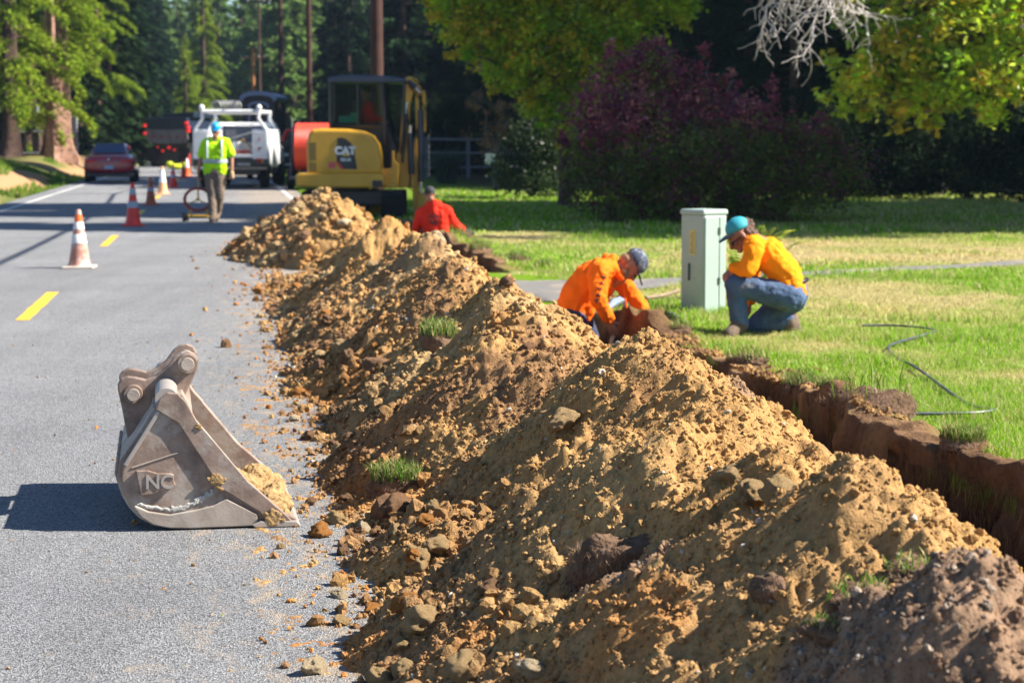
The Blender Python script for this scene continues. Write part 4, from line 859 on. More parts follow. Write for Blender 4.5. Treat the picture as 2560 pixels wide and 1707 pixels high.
b = B(); c = J['chest']+Vector((.0, -.148, -.04)); b.tube([c+Vector((.075*math.cos(a), -.0, .085*math.sin(a))) for a in np.linspace(0, 6.28, 24)], .006, 6, caps=False); b.tube([c+Vector((.04*math.cos(a), 0, .05*math.sin(a)-.01)) for a in np.linspace(2.2, 6.6, 12)], .011, 6); b.tube([c+Vector((-.04, 0, .02)), c+Vector((.01, 0, .045)), c+Vector((.04, 0, .01))], .009, 6); b.build('back_print', PRINT, t, smooth=True)
b = B(); b.cap(J['wrr'], J['wrr']+Vector((.13, .02, -.05)), .045, .035); blob('glove', b, DGLV, t, .01, 1)

# walker in the hi-vis shirt
Y = 37.5; o7 = lambda zx, zy, dy=0: P(200+zx/4.704, 260+zy/4.704, Y+dy)
L0 = Vector((o7(1590, 1390).x, Y, .0))
J = rel({'head': o7(1598, 335, -.02), 'neck': o7(1592, 415), 'chest': o7(1592, 520), 'waist': o7(1590, 670), 'hip': o7(1590, 790), 'shl': o7(1718, 450), 'shr': o7(1475, 455), 'ell': o7(1785, 610, .02), 'wrl': o7(1788, 800, -.05), 'elr': o7(1420, 620, .02), 'wrr': o7(1388, 810, -.02),
         'hpl': o7(1640, 840), 'hpr': o7(1540, 840), 'knl': o7(1640, 1080, -.03), 'knr': o7(1552, 1090, -.05), 'anl': o7(1618, 1290, .15), 'anr': o7(1565, 1340, -.15), 'ftl': o7(1612, 1345, .02), 'ftr': o7(1560, 1365, -.32)}, L0)
J['ftr'] = J['anr']+Vector((-.01, -.17, -.03)); J['ftl'] = J['anl']+Vector((0, -.12, -.09))
Rh = Rm((-.08, -.96, -.24), (0, -.2, .97))
t = person('person in lime hi-vis shirt and blue hard hat walking with the cable reel', L0, J, Rh, SKIN, HVY, 1.05, TPANT, BOOT, sleeve=.7, hands={'l': ((0, -.2, -1), (-1, 0, 0), .9), 'r': ((0, -.1, -1), (1, 0, 0), 1.0)}, vx=.014, bulk=1.12)
cap_hat(t, J['head']+Vector((0, 0, .022)), Rh, HELM, HELM, s=1.06, hard=True)
def ringband(b, z0, z1, hw, hd, cx, cy):
    A = np.linspace(0, 2*math.pi, 28, endpoint=False); b.ring([[Vector((cx+hw*k*math.cos(a), cy+hd*k*math.sin(a), z)) for a in A] for z, k in ((z0, 1), ((z0+z1)/2, 1.02), (z1, 1))], caps=False)
b = B(); ringband(b, J['waist'].z-.04, J['waist'].z+.03, .235, .165, J['waist'].x, J['waist'].y); b.build('waist_tape', REFL, t, smooth=True)
for s in (-1, 1):
    b = B(); x = J['chest'].x+s*.135; b.tube([Vector((x, J['chest'].y-.162, J['waist'].z+.05)), Vector((x, J['chest'].y-.168, J['chest'].z)), Vector((x, J['chest'].y-.13, J['chest'].z+.12)), Vector((x, J['chest'].y-.04, J['neck'].z-.005))], .022, 6); b.build('shoulder_tape', REFL, t, smooth=True)
b = B(); b.cap(J['wrl']+Vector((0, -.01, -.02)), J['wrl']+Vector((0, 0, -.1)), .038, .04); b.build('glove', M('tan_glove', (.55, .38, .22), .8), t, smooth=True)

# cable reel on a little yellow frame
YF = M('yellow_frame_paint', (.6, .34, .03), .5, var=.2); DRR = M('dark_red_hose', (.3, .035, .02), .55, var=.3, scale=12)
q = o7(1382, 1350); t = thing('cable_reel', 'dark red rodder hose coiled in a yellow wheeled frame beside the walking worker', 'cable reel', (q.x, Y+.05, 0))
rel_ = lambda zx, zy, dy=0: Vector((o7(zx, zy).x-q.x, dy, o7(zx, zy).z))
cc = rel_(1382, 1125); b = B()
for k in range(5): b.tube([cc+Vector((math.cos(a)*(.245+.012*(k % 2)), (k-2)*.028, math.sin(a)*(.2+.012*(k % 2)))) for a in np.linspace(0, 2*math.pi, 36)], .019, 8, caps=False)
b.build('hose_coil', DRR, t, smooth=True)
b = B(); 
for a in (math.pi/2, math.pi*1.16, math.pi*1.84): b.cyl(cc, cc+Vector((math.cos(a)*.235, 0, math.sin(a)*.19)), .011, n=8)
b.cyl(cc+Vector((0, -.08, 0)), cc+Vector((0, .08, 0)), .03); b.build('spokes', YF, t, smooth=True)
b = B(); b.tube([rel_(1385, 860), rel_(1385, 1000)], .014, 8); b.tube([rel_(1295, 1240, -.05), rel_(1310, 1325, -.05), rel_(1265, 1325, -.05)], .016, 8); b.tube([rel_(1490, 1240, -.05), rel_(1500, 1325, -.05)], .016, 8); b.tube([rel_(1255, 1325, -.05), rel_(1515, 1325, -.05)], .02, 8); b.tube([rel_(1255, 1325, .25), rel_(1515, 1325, .25)], .02, 8); b.tube([rel_(1260, 1325, -.05), rel_(1260, 1325, .25)], .015, 8); b.tube([rel_(1385, 1000, 0), rel_(1385, 1125, 0)], .014, 8); b.build('frame', YF, t, smooth=True)
for dy in (-.1, .28):
    c = rel_(1228, 1325, dy); c.z = .085; B().lathe([(.03, -.02), (.08, -.022), (.085, 0), (.08, .022), (.03, .02)], c, 20, 'x').build('wheel', RUBBER, t, smooth=True)

# operator
def oper(parent_loc):
    Yc = parent_loc.y+.35
    q = lambda u, v, dy=0: P(u, v, Yc+dy)
    L0 = Vector((q(915, 310).x, Yc, 1.25))
    J = rel({'head': q(915, 235), 'neck': q(917, 258), 'chest': q(920, 275), 'waist': q(922, 300), 'hip': q(922, 322), 'shl': q(917, 263, .2), 'shr': q(925, 265, -.2), 'ell': q(928, 290, .26), 'wrl': q(950, 300, .22), 'elr': q(932, 292, -.26), 'wrr': q(955, 300, -.22),
             'hpl': q(925, 325, .1), 'hpr': q(925, 325, -.1), 'knl': q(968, 322, .14), 'knr': q(968, 322, -.14), 'anl': q(965, 362, .14), 'anr': q(965, 362, -.14), 'ftl': q(990, 368, .14), 'ftr': q(990, 368, -.14)}, L0)
    Rh = Rm((.9, -.1, -.2), (.1, 0, 1))
    t = person('person in red shirt sitting at the controls inside the excavator cab', L0, J, Rh, DSKIN, RDH, 1.05, NAVY, BOOT, hands={'l': ((1, 0, -.2), (0, 0, -1), .9), 'r': ((1, 0, -.2), (0, 0, -1), .9)}, vx=.015)
    cap_hat(t, J['head'], Rh, BLK, BLK, s=1.1)
# ------------------------------------------------------------------ mini excavator
EY = M('digger_yellow_paint', (.62, .33, .02), .38, var=.1, scale=3, coat=.2, col2=(.35, .22, .06), amt=(.66, .85), scale2=4); EB = M('digger_black_paint', (.02, .022, .028), .4, var=.2); EBL = M('blue_black_roof', (.03, .05, .09), .3, var=.1)
CGL = glass('cab_glass', tint=(.6, .7, .64)); DKB = M('cylinder_shade_blue', (.025, .035, .06), .3, .3); TEAL = M('teal_window_light', (.08, .5, .45), .5)  # bluish shade reflection put into the cylinder colour; teal imitates light through glass
ex0 = W(870, 545, 39.5)
ex = thing('mini_excavator', 'yellow mini excavator with black cab digging the second trench', 'excavator', (ex0.x, 39.5, 0))
E = lambda zx, zy: ((zx-1474)/397, (1138-zy)/397)
def epoly(pts): return [E(*p) for p in pts]
fx = lambda u, v, w: Vector((u, w, v))
hood = B().prism(epoly([(1190, 800), (1188, 560), (1200, 490), (1235, 455), (1300, 446), (1500, 450), (1610, 465), (1690, 500), (1740, 570), (1758, 660), (1762, 800)]), -.85, .1, fx).build('engine_cover', EY, ex, bevel=.07, seg=4)
B().prism(epoly([(1112, 890), (1105, 800), (1135, 785), (1780, 790), (1790, 880), (1700, 900), (1250, 895)]), -.93, .93, fx).build('counterweight', EY, ex, bevel=.04, seg=3)
B().prism(epoly([(1190, 800), (1190, 560), (1300, 450), (1500, 450), (1500, 800)]), .1, .85, fx).build('engine_cover', EY, ex, bevel=.06, seg=3)
bd = B().prism(epoly([(1425, 520), (1450, 515), (1490, 525), (1530, 560), (1552, 610), (1575, 758), (1470, 756), (1418, 690)]), -.858, -.848, fx).build('badge_panel', EB, hood)
B().prism(epoly([(1416, 690), (1440, 712), (1475, 757), (1450, 756), (1412, 705)]), -.861, -.857, fx).build('red_stripe', M('red_decal', (.65, .04, .03), .4), bd)
WD = M('white_decal', (.8, .8, .8), .4)
x, z = E(1484, 618); text('letters', 'CAT', .2, WD, bd, (x, -.8595, z), (math.pi/2, 0, 0), .001, bold=.012)
x, z = E(1488, 685); text('model_number', '305.5E', .075, WD, bd, (x, -.8595, z), (math.pi/2, 0, 0), .001, bold=.003)
B().prism(epoly([(1462, 656), (1490, 628), (1520, 656)]), -.8635, -.861, fx).build('yellow_triangle', M('yellow_decal', (.85, .5, .02), .4), bd)
B().prism(epoly([(1356, 705), (1408, 705), (1408, 748), (1356, 748)]), -.856, -.850, fx).build('pink_sticker', M('pink_sticker', (.65, .08, .1), .4), hood)
for k in range(13):
    if k != 8: x0, z0 = E(1208, 560+k*17); B().box(x0, x0+.14, -.856, -.845, z0-.012, z0+.006).build('vent_slot', EB, hood)
cabb = B().prism(epoly([(1345, 800), (1345, 400), (1600, 400), (1780, 420), (1900, 700), (1900, 800)]), .12, .86, fx).build('cab_base', EB, ex, bevel=.02)
b = B()
def post(a, b2, y, r=.03): (x0, z0), (x1, z1) = E(*a), E(*b2); b.tube([(x0, y, z0), (x1, y, z1)], r, 6)
for y in (-.12, .86):
    for a, c_ in (((1352, 60), (1352, 430)), ((1562, 80), (1562, 420)), ((1752, 70), (1785, 760)), ((1925, 90), (1905, 700)), ((1345, 75), (1930, 80)), ((1345, 425), (1780, 430))): post(a, c_, y, .042 if a[0] in (1352, 1752) else .028)
for a in ((1352, 430), (1352, 75), (1925, 90), (1905, 700)): x0, z0 = E(*a); b.tube([(x0, -.12, z0), (x0, .86, z0)], .03, 6)
b.build('cab_frame', EB, ex, smooth=True)
B().prism(epoly([(1335, 92), (1345, 48), (1480, 34), (1780, 40), (1940, 62), (1935, 95)]), -.18, .92, fx).build('cab_roof', EBL, ex, bevel=.03, seg=3)
B().prism(epoly([(1360, 85), (1745, 85), (1775, 425), (1360, 425)]), -.125, -.119, fx).build('side_window', CGL, ex)
B().prism(epoly([(1360, 85), (1920, 85), (1900, 700), (1790, 700), (1775, 425), (1360, 425)]), .857, .863, fx).build('side_window', CGL, ex)
b = B(); x0, z0 = E(1640, 410); b.box(x0-.25, x0+.18, .2, .62, z0-.14, z0); b.box(x0-.30, x0-.2, .2, .62, z0-.1, z0+.45, rot=Matrix.Rotation(-.15, 3, 'Y')); b.build('operator_seat', EB, ex, bevel=.03)
x0, z0 = E(1420, 412); B().box(x0-.04, x0+.18, .15, .4, z0-.05, z0+.16).build('teal_glare_block', TEAL, ex, bevel=.015)  # added teal blocks standing in for light seen through the cab window
x0, z0 = E(1520, 412); B().box(x0-.07, x0+.08, .15, .4, z0-.05, z0+.23).build('teal_glare_block', TEAL, ex, bevel=.015)
# steps, swing post, boom, stick, cylinders
B().prism(epoly([(1740, 905), (1740, 755), (1830, 750), (1832, 615), (1850, 615), (1852, 690), (1885, 720), (1885, 760), (1870, 905)]), -.5, -.35, fx).build('step_bracket', EY, ex, bevel=.02)
B().box(*[E(1690, 0)[0], E(1770, 0)[0]], -.94, -.8, E(0, 890)[1], E(0, 840)[1]).build('battery_box', EB, ex, bevel=.015)
B().prism(epoly([(1850, 905), (1850, 640), (1960, 560), (2000, 640), (2000, 905)]), .0, .34, fx).build('swing_post', EY, ex, bevel=.03)
B().prism(epoly([(1862, 780), (1880, 560), (1900, 330), (1925, 60), (1955, 40), (2020, 60), (2050, 130), (2045, 190), (1990, 170), (1965, 260), (1945, 560), (1935, 800)]), .05, .27, fx).build('boom', EY, ex, bevel=.02)
b = B()
for y in (.02, .29): b.prism(epoly([(2008, 470), (2005, 170), (2018, 150), (2030, 170), (2034, 470)]), y, y+.03, fx); b.prism(epoly([(2062, 460), (2058, 175), (2070, 160), (2084, 175), (2084, 440), (2070, 475)]), y, y+.03, fx)
b.prism(epoly([(2008, 175), (2010, 150), (2080, 150), (2082, 178)]), .02, .32, fx); b.prism(epoly([(2008, 470), (2010, 440), (2080, 440), (2082, 470)]), .02, .32, fx)
b.prism(epoly([(2015, 470), (2030, 1080), (1980, 1080), (1975, 620)]), .06, .26, fx); b.build('stick', EY, ex, bevel=.01)
def cyl_(p0, p1, p2, r, y, nm):
    (a, b1), (c_, d), (e_, f) = E(*p0), E(*p1), E(*p2); o = B().cyl((a, y, b1), (c_, y, d), r, n=14).build(nm, DKB, ex, smooth=True); B().cyl((c_, y, d), (e_, y, f), r*.62, n=12).build('piston_rod', STEEL, o, smooth=True)
cyl_((2048, 300), (2048, 860), (2048, 950), .06, -.03, 'bucket_cylinder'); cyl_((1900, 640), (1935, 330), (1945, 240), .045, -.04, 'boom_cylinder'); cyl_((1950, 80), (2010, 130), (2040, 170), .05, .0, 'stick_cylinder')
cyl_((1975, 800), (1968, 480), (1970, 420), .06, -.08, 'boom_cylinder')
B().prism(epoly([(2020, 940), (2080, 940), (2085, 1090), (2050, 1180), (1985, 1200), (2010, 1080)]), .0, .36, fx).build('linkage', EY, ex, bevel=.012)
B().prism(epoly([(1975, 1180), (2090, 1080), (2120, 1180), (2100, 1290), (2020, 1330), (1960, 1280)]), -.2, .5, fx).build('digging_bucket', EB, ex, bevel=.02)
b = B()
for (p, q, s) in (((1960, 120), (2110, 560), .18), ((1990, 60), (2120, 420), .22), ((1940, 300), (1960, 900), .05), ((2030, 60), (2100, 300), .15)):
    (x0, z0), (x1, z1) = E(*p), E(*q); b.tube([(x0+(x1-x0)*t+s*math.sin(math.pi*t), -.06, z0+(z1-z0)*t) for t in np.linspace(0, 1, 14)], .013, 6)
b.build('hydraulic_hoses', RUBBER, ex, smooth=True)
b = B()
for k in range(16):
    x0, z0 = E(2112, 500+k*21); r = Matrix.Rotation(math.pi/2*(k % 2), 3, 'Z'); b.tube([Vector((x0, -.05, z0))+r@Vector((.012*math.cos(a), 0, .03*math.sin(a))) for a in np.linspace(0, 6.28, 9)], .006, 5, caps=False)
b.build('chain', STEEL, ex, smooth=True)
b = B(); b.tube([E(2018, 60)[0:1]+(.4,)+E(2018, 60)[1:], E(2018, 20)[0:1]+(.4,)+E(2018, 20)[1:]], .012, 6); b.build('antenna', EB, ex)
for x in (-.62, .92):
    tr = B().prism([(-1.0, .28), (-.93, .1), (-.75, .0), (.75, 0), (.93, .1), (1.0, .28), (.93, .46), (.75, .54), (-.75, .54), (-.93, .46)], x-.2, x+.2, lambda u, v, w: Vector((w, u, v))).build('track', RUBBER, ex, bevel=.02)
    b = B()
    for k in range(9): b.box(x-.2, x+.2, -1.03, -.985, .06+k*.05, .085+k*.05)
    b.build('track_lugs', RUBBER, tr)
B().box(-.6, .9, -.5, .5, .25, .55).build('undercarriage', EB, ex, bevel=.03); B().cyl((.05, 0, .5), (.05, 0, .68), .38).build('slew_ring', EB, ex)
B().prism([(1.55, .02), (1.48, .0), (1.42, .2), (1.5, .34), (1.58, .3)], -.85, .98, lambda u, v, w: Vector((w, u, v))).build('dozer_blade', EY, ex, bevel=.01)
B().box(-.3, -.2, .4, 1.5, .15, .25).build('blade_arm', EB, ex); B().box(.3, .4, .4, 1.5, .15, .25).build('blade_arm', EB, ex)
oper(ex.location)

# ------------------------------------------------------------------ wheels, truck, trailers, car
def wheel(parent, x, y, r, w, axis='x', rim=GREYM):
    o = B().lathe([(r*.55, -w/2), (r*.92, -w/2), (r, -w/2+.02), (r, w/2-.02), (r*.92, w/2), (r*.55, w/2)], (x, y, r), 28, 'x').build('wheel', RUBBER, parent, smooth=True)
    B().lathe([(r*.1, -w*.3), (r*.56, -w*.34), (r*.56, w*.34), (r*.1, w*.3)], (x, y, r), 20, 'x').build('rim', rim, o, smooth=True); return o
T = lambda zx, zy: ((zx-640)/360, (1165-zy)/360)
tr0 = RX(0, 64); q = W(578, 470, 64)
tk = thing('service_truck', 'white utility truck with pipe rack parked in the closed lane behind the walker', 'truck', (q.x, 64, 0), math.radians(-1))
tp = lambda pts: [T(*p) for p in pts]
for s, x0, x1 in ((-1, 205, 395), (1, 888, 1076)):
    (a, z1), (c_, z0) = T(x0, 490), T(x1, 905); sb = B().box(a, c_, 0, 2.7, z0, z1).build('side_locker', WHITE, tk, bevel=.05, seg=3)
    B().box(a+.06, c_-.06, -.008, .0, z0+.25, z1-.1).build('locker_door', WHITE, sb, bevel=.01); B().box((a+c_)/2-.04, (a+c_)/2+.04, -.03, -.008, z1-.62, z1-.58).build('door_handle', BLK, sb)
    (a2, zz) = T(965 if s > 0 else 315, 850); tl = B().box(a2-.09, a2+.07, -.03, -.001, zz-.07, zz+.07).build('tail_light', REDL, tk, bevel=.01); B().box(a2+.075, a2+.15, -.03, -.001, zz-.07, zz+.07).build('indicator', AMBER, tk, bevel=.01)
    if s > 0: B().box(c_-.34, c_-.30, -.012, -.001, zz+.3, zz+.42).build('side_reflector', REDL, sb); B().box(c_-.30, c_-.27, -.012, -.001, zz+.62, zz+.74).build('side_reflector', REDL, sb)
b = B()
for s in (-1, 1):
    for y in (.05, 2.6):
        f = lambda zx, zy: Vector((T(zx, zy)[0]*s*1.0 if False else (T(zx, zy)[0] if s > 0 else -T(zx, zy)[0]), y, T(zx, zy)[1]))
        b.tube([f(970, 265), f(960, 370), f(1040, 480), f(1055, 540)], .055, 8)
        if y < 1: b.ell(f(970, 245), (.09, .09, .1), 12, 8)
    b.tube([Vector((T(970, 0)[0]*s, .05, T(0, 285)[1])), Vector((T(970, 0)[0]*s, 2.6, T(0, 285)[1]))], .045, 8)
for y in (.05, 1.3, 2.6): b.tube([(-.93, y, T(0, 288)[1]), (.93, y, T(0, 288)[1])], .06, 8)
b.build('pipe_rack', WHITE, tk, smooth=True)
cabn = B().prism([(2.9, .75), (2.9, 2.0), (3.05, 2.12), (4.3, 2.12), (4.9, 1.45), (5.9, 1.3), (6.05, .6), (2.9, .6)], -.92, .92, lambda u, v, w: Vector((w, u, v))).build('cab', WHITE, tk, bevel=.08, seg=3)
DGL = glass('dark_window', (.01, .03, .09), .08)
B().box(-.72, .72, 2.89, 2.897, 1.45, 2.0).build('rear_window', DGL, cabn, bevel=.002); B().box(-.3, .35, 2.88, 2.896, 2.03, 2.08).build('brake_light_bar', WHITE, cabn)
B().box(-.7, .7, .1, 2.8, .9, 1.0).build('load_bed', BLK, tk); B().box(-.68, .68, 2.6, 2.75, 1.0, 1.45).build('headboard', GREYM, tk)
B().box(-.72, .72, -.02, .03, .98, 1.08).build('tailgate_lip', WHITE, tk, bevel=.01)
B().box(-1.2, 1.2, -.03, .3, .72, .93).build('tail_panel', BLK, tk, bevel=.01); B().box(-1.15, 1.18, -.28, -.02, .6, .68).build('rear_bumper', M('tan_bumper', (.35, .29, .2), .7), tk, bevel=.01)
B().box(.25, .62, -.32, -.03, .72, .8).build('step_grating', GREYM, tk); B().box(-.9, .9, .1, 5.5, .42, .7).build('chassis', BLK, tk)
for x in (-.95, .95):
    wheel(tk, x, .9, .42, .26); wheel(tk, x*.98, 4.9, .40, .24); B().box(x-.16, x+.16, .2, .22, .25, .62).build('mud_flap', RUBBER, tk)
plt = B().box(-.9, -.6, -.29, -.281, .61, .67).build('number_plate', WD, tk)
b = B(); b.lathe([(.10, 0), (.13, .28), (.12, .28)], (T(690, 0)[0], .5, 1.2), 16); tag(b.build('white_bucket', WHITE, None, smooth=True), 'white plastic bucket standing in the service truck bed', 'bucket').parent = None
bpy.data.objects['white_bucket'].location = tk.location
b = B()
for k in range(4): b.tube([(T(760, 0)[0]+math.cos(a)*(.26-.02*k), .5+math.sin(a)*.3, 1.05+.045*k) for a in np.linspace(0, 6.28, 26)], .028, 6, caps=False)
o = b.build('coiled_hose', M('pinkish_hose', (.6, .12, .09), .5), None, smooth=True); o.location = tk.location; tag(o, 'red coiled hose lying in the service truck bed', 'hose')
for a, b2, lab, m in (((560, 610), (880, 520), 'long grey tool handle leaning across the service truck bed', GREYM), ((740, 600), (890, 745), 'brown wooden tool handle leaning down in the service truck bed', WOOD), ((700, 640), (770, 600), 'yellow tool leaning on the white bucket in the service truck bed', YF)):
    o = B().tube([(T(*a)[0], .7, T(*a)[1]), (T(*b2)[0], .65, T(*b2)[1])], .03, 8).build('hand_tool', m, None, smooth=True); o.location = tk.location; tag(o, lab, 'hand tool')
b = B()
for k in range(7): b.tube([(-.62+.13*k*.8+math.cos(a)*.16, 1.2+.03*k, 2.62+math.sin(a)*.17) for a in np.linspace(0, 6.28, 18)], .02, 6, caps=False)
o = b.build('cable_coil', GREYM, None, smooth=True); o.location = tk.location; tag(o, 'grey coils of cable hanging on top of the truck pipe rack', 'cable')

# arched brown wagon trailer
q = W(648, 400, 78); px = 78/F
at = thing('arched_trailer', 'tall dark brown trailer with a rounded blue-grey roof rim behind the white truck', 'trailer', (q.x, 78, 0))
arch = lambda hw, z0, z1, n=14, e=.75: [(-hw, z0)]+[(-hw*math.cos(math.pi*k/n), z1-(1-math.sin(math.pi*k/n)**e)*hw*.42) for k in range(n+1)]+[(hw, z0)]
DBR = M('dark_brown_cladding', (.05, .035, .035), .6, var=.3); RIMB = M('blue_grey_trim', (.22, .27, .42), .4)
B().prism(arch(.64, .55, 3.28), 0, 3.6, fx).build('trailer_body', DBR, at, bevel=.02)
o = arch(.72, 2.95, 3.42); i_ = arch(.60, 2.95, 3.26)
B().prism(o[1:-1]+i_[1:-1][::-1], -.12, 3.7, fx).build('roof_rim', RIMB, at)
o = arch(.40, .8, 3.02); i_ = arch(.33, .8, 2.94)
dr = B().prism(i_, -.012, -.001, fx).build('rear_door', DBR, at); B().prism(o+i_[::-1], -.03, -.002, fx).build('door_trim', RIMB, dr)
B().box(-.6, .6, .2, 3.4, .4, .55).build('chassis', BLK, at)
for x in (-.62, .62): wheel(at, x, 2.0, .34, .2)

# black box trailer and red cable drum on its trailer
q = W(712, 460, 70); bt = thing('black_trailer', 'black steel trailer with machinery parked between white truck and red drum', 'trailer', (q.x, 70, 0))
B().box(-.54, .54, 0, 3, .5, 1.28).build('trailer_box', BLK, bt, bevel=.02)
B().box(-.5, .5, -.03, -.001, .36, .48).build('bumper', BLK, bt)
for x in (-.42, .32): B().box(x, x+.16, -.05, -.031, .66, .72).build('reflector_strip', REDL, bt)
B().box(-.2, .3, -.05, -.031, .66, .72).build('reflector_strip', WHITE, bt); B().box(-.1, .14, -.03, -.002, .98, 1.08).build('number_plate', WD, bt); B().box(.1, .34, -.05, -.031, .4, .46).build('number_plate', WD, bt)
b = B(); b.box(-.2, .4, .5, 1.6, 1.28, 1.75); b.cyl((.1, .4, 1.75), (.1, 1.2, 1.75), .18); b.box(-.45, -.25, .4, 1.0, 1.28, 1.55); b.build('generator', EB, bt, bevel=.03)
B().tube([(-.1, .35, 1.5), (.05, .3, 1.85), (.3, .35, 1.9)], .05, 8).build('red_hose', REDL, bt, smooth=True); B().tube([(.5, .3, 1.28), (.5, .3, 2.25)], .03, 8).build('mast', GREYM, bt, smooth=True)
for x in (-.5, .5): wheel(bt, x, 1.6, .36, .22)
q = W(782, 460, 62); dt = thing('cable_drum_trailer', 'big red-orange duct drum on a small trailer behind the excavator', 'cable drum', (q.x, 62, 0))
DRUM = M('red_orange_duct', (.8, .06, .025), .45, var=.1)
dd = B(); 
prof = [(.3, -.52)]+[(.72+.018*(k % 2), -.5+1.0*k/28) for k in range(29)]+[(.3, .52)]
dd.lathe(prof, (0, 0, 1.32), 36, 'x'); dd.build('duct_coil', DRUM, dt, smooth=True)
for x in (-.56, .56):
    B().lathe([(.05, -.015), (.5, -.015), (.5, .015), (.05, .015)], (x, 0, 1.32), 30, 'x').build('drum_flange', BLK, dt); B().tube([(x*1.08, -.6, .4), (x*1.08, 0, 1.32), (x*1.08, .6, .4)], .04, 8).build('drum_stand', BLK, dt); B().tube([(x*1.1, 0, 1.32), (x*1.1, 0, 2.22)], .02, 6).build('guide_post', GREYM, dt)
B().box(-.62, .62, -1.0, 1.6, .34, .42).build('chassis', EB, dt, bevel=.01)
for x in (-.7, .7): wheel(dt, x, .2, .32, .2)

# dump truck
D = lambda zx, zy: ((zx-1025)/4.704*116/F, (728-zy)/4.704*116/F)
q = W(418, 415, 116); dk = thing('dump_truck', 'dark blue-black dump truck seen from behind with red tail lights lit', 'dump truck', (q.x, 116, 0), math.radians(-7))
DBL = M('dark_blue_dump_body', (.012, .022, .045), .4, var=.3); DGY = M('dull_grey_tailgate', (.12, .125, .14), .6, var=.35, scale=3)
LIT = M('lit_tail_lamp', (1.0, .03, .03), .3, emit=.15)
dp = lambda pts: [D(*p) for p in pts]
B().prism(dp([(785, 290), (775, 160), (800, 150), (1265, 150), (1300, 290)]), 0, 5.2, fx).build('tipper_body', DBL, dk, bevel=.03)
B().prism(dp([(800, 290), (775, 410), (830, 445), (1010, 458), (1250, 440), (1285, 400), (1270, 290)]), -.05, .1, fx).build('tailgate', DGY, dk, bevel=.02)
B().prism(dp([(940, 148), (945, 105), (1320, 85), (1320, 150)]), .6, 6, fx).build('tarp_cover', DBL, dk, bevel=.03)
b = B()
for k in range(5): (x0, z0) = D(850+k*95, 385); b.box(x0, x0+.25, -.07, -.05, z0, z0+.1)
b.build('faded_lettering_panel', M('faded_red_panel', (.2, .04, .05), .6), dk)
B().prism(dp([(850, 450), (860, 700), (1220, 700), (1240, 445)]), .5, 6.5, fx).build('chassis', BLK, dk)
B().box(-1.15, 1.15, 5.6, 7.6, 1.0, 2.7).build('cab', DBL, dk, bevel=.08)
for x in (-.95, .95):
    for y in (1.0, 2.4, 6.6): wheel(dk, x, y, .52, .5, rim=BLK)
    B().box(x-.33, x+.33, .3, .34, .3, 1.1).build('mud_flap', RUBBER, dk)
for zx, zy, r in ((765, 245, .085), (765, 335, .085), (1265, 215, .085), (1280, 262, .085), (1283, 308, .085), (920, 495, .05), (980, 538, .07), (1055, 500, .09), (1118, 525, .06)):
    x0, z0 = D(zx, zy); B().cyl((x0, -.14, z0), (x0, -.02 if zy > 400 else .2, z0), r, n=16).build('tail_lamp', LIT, dk, smooth=True)

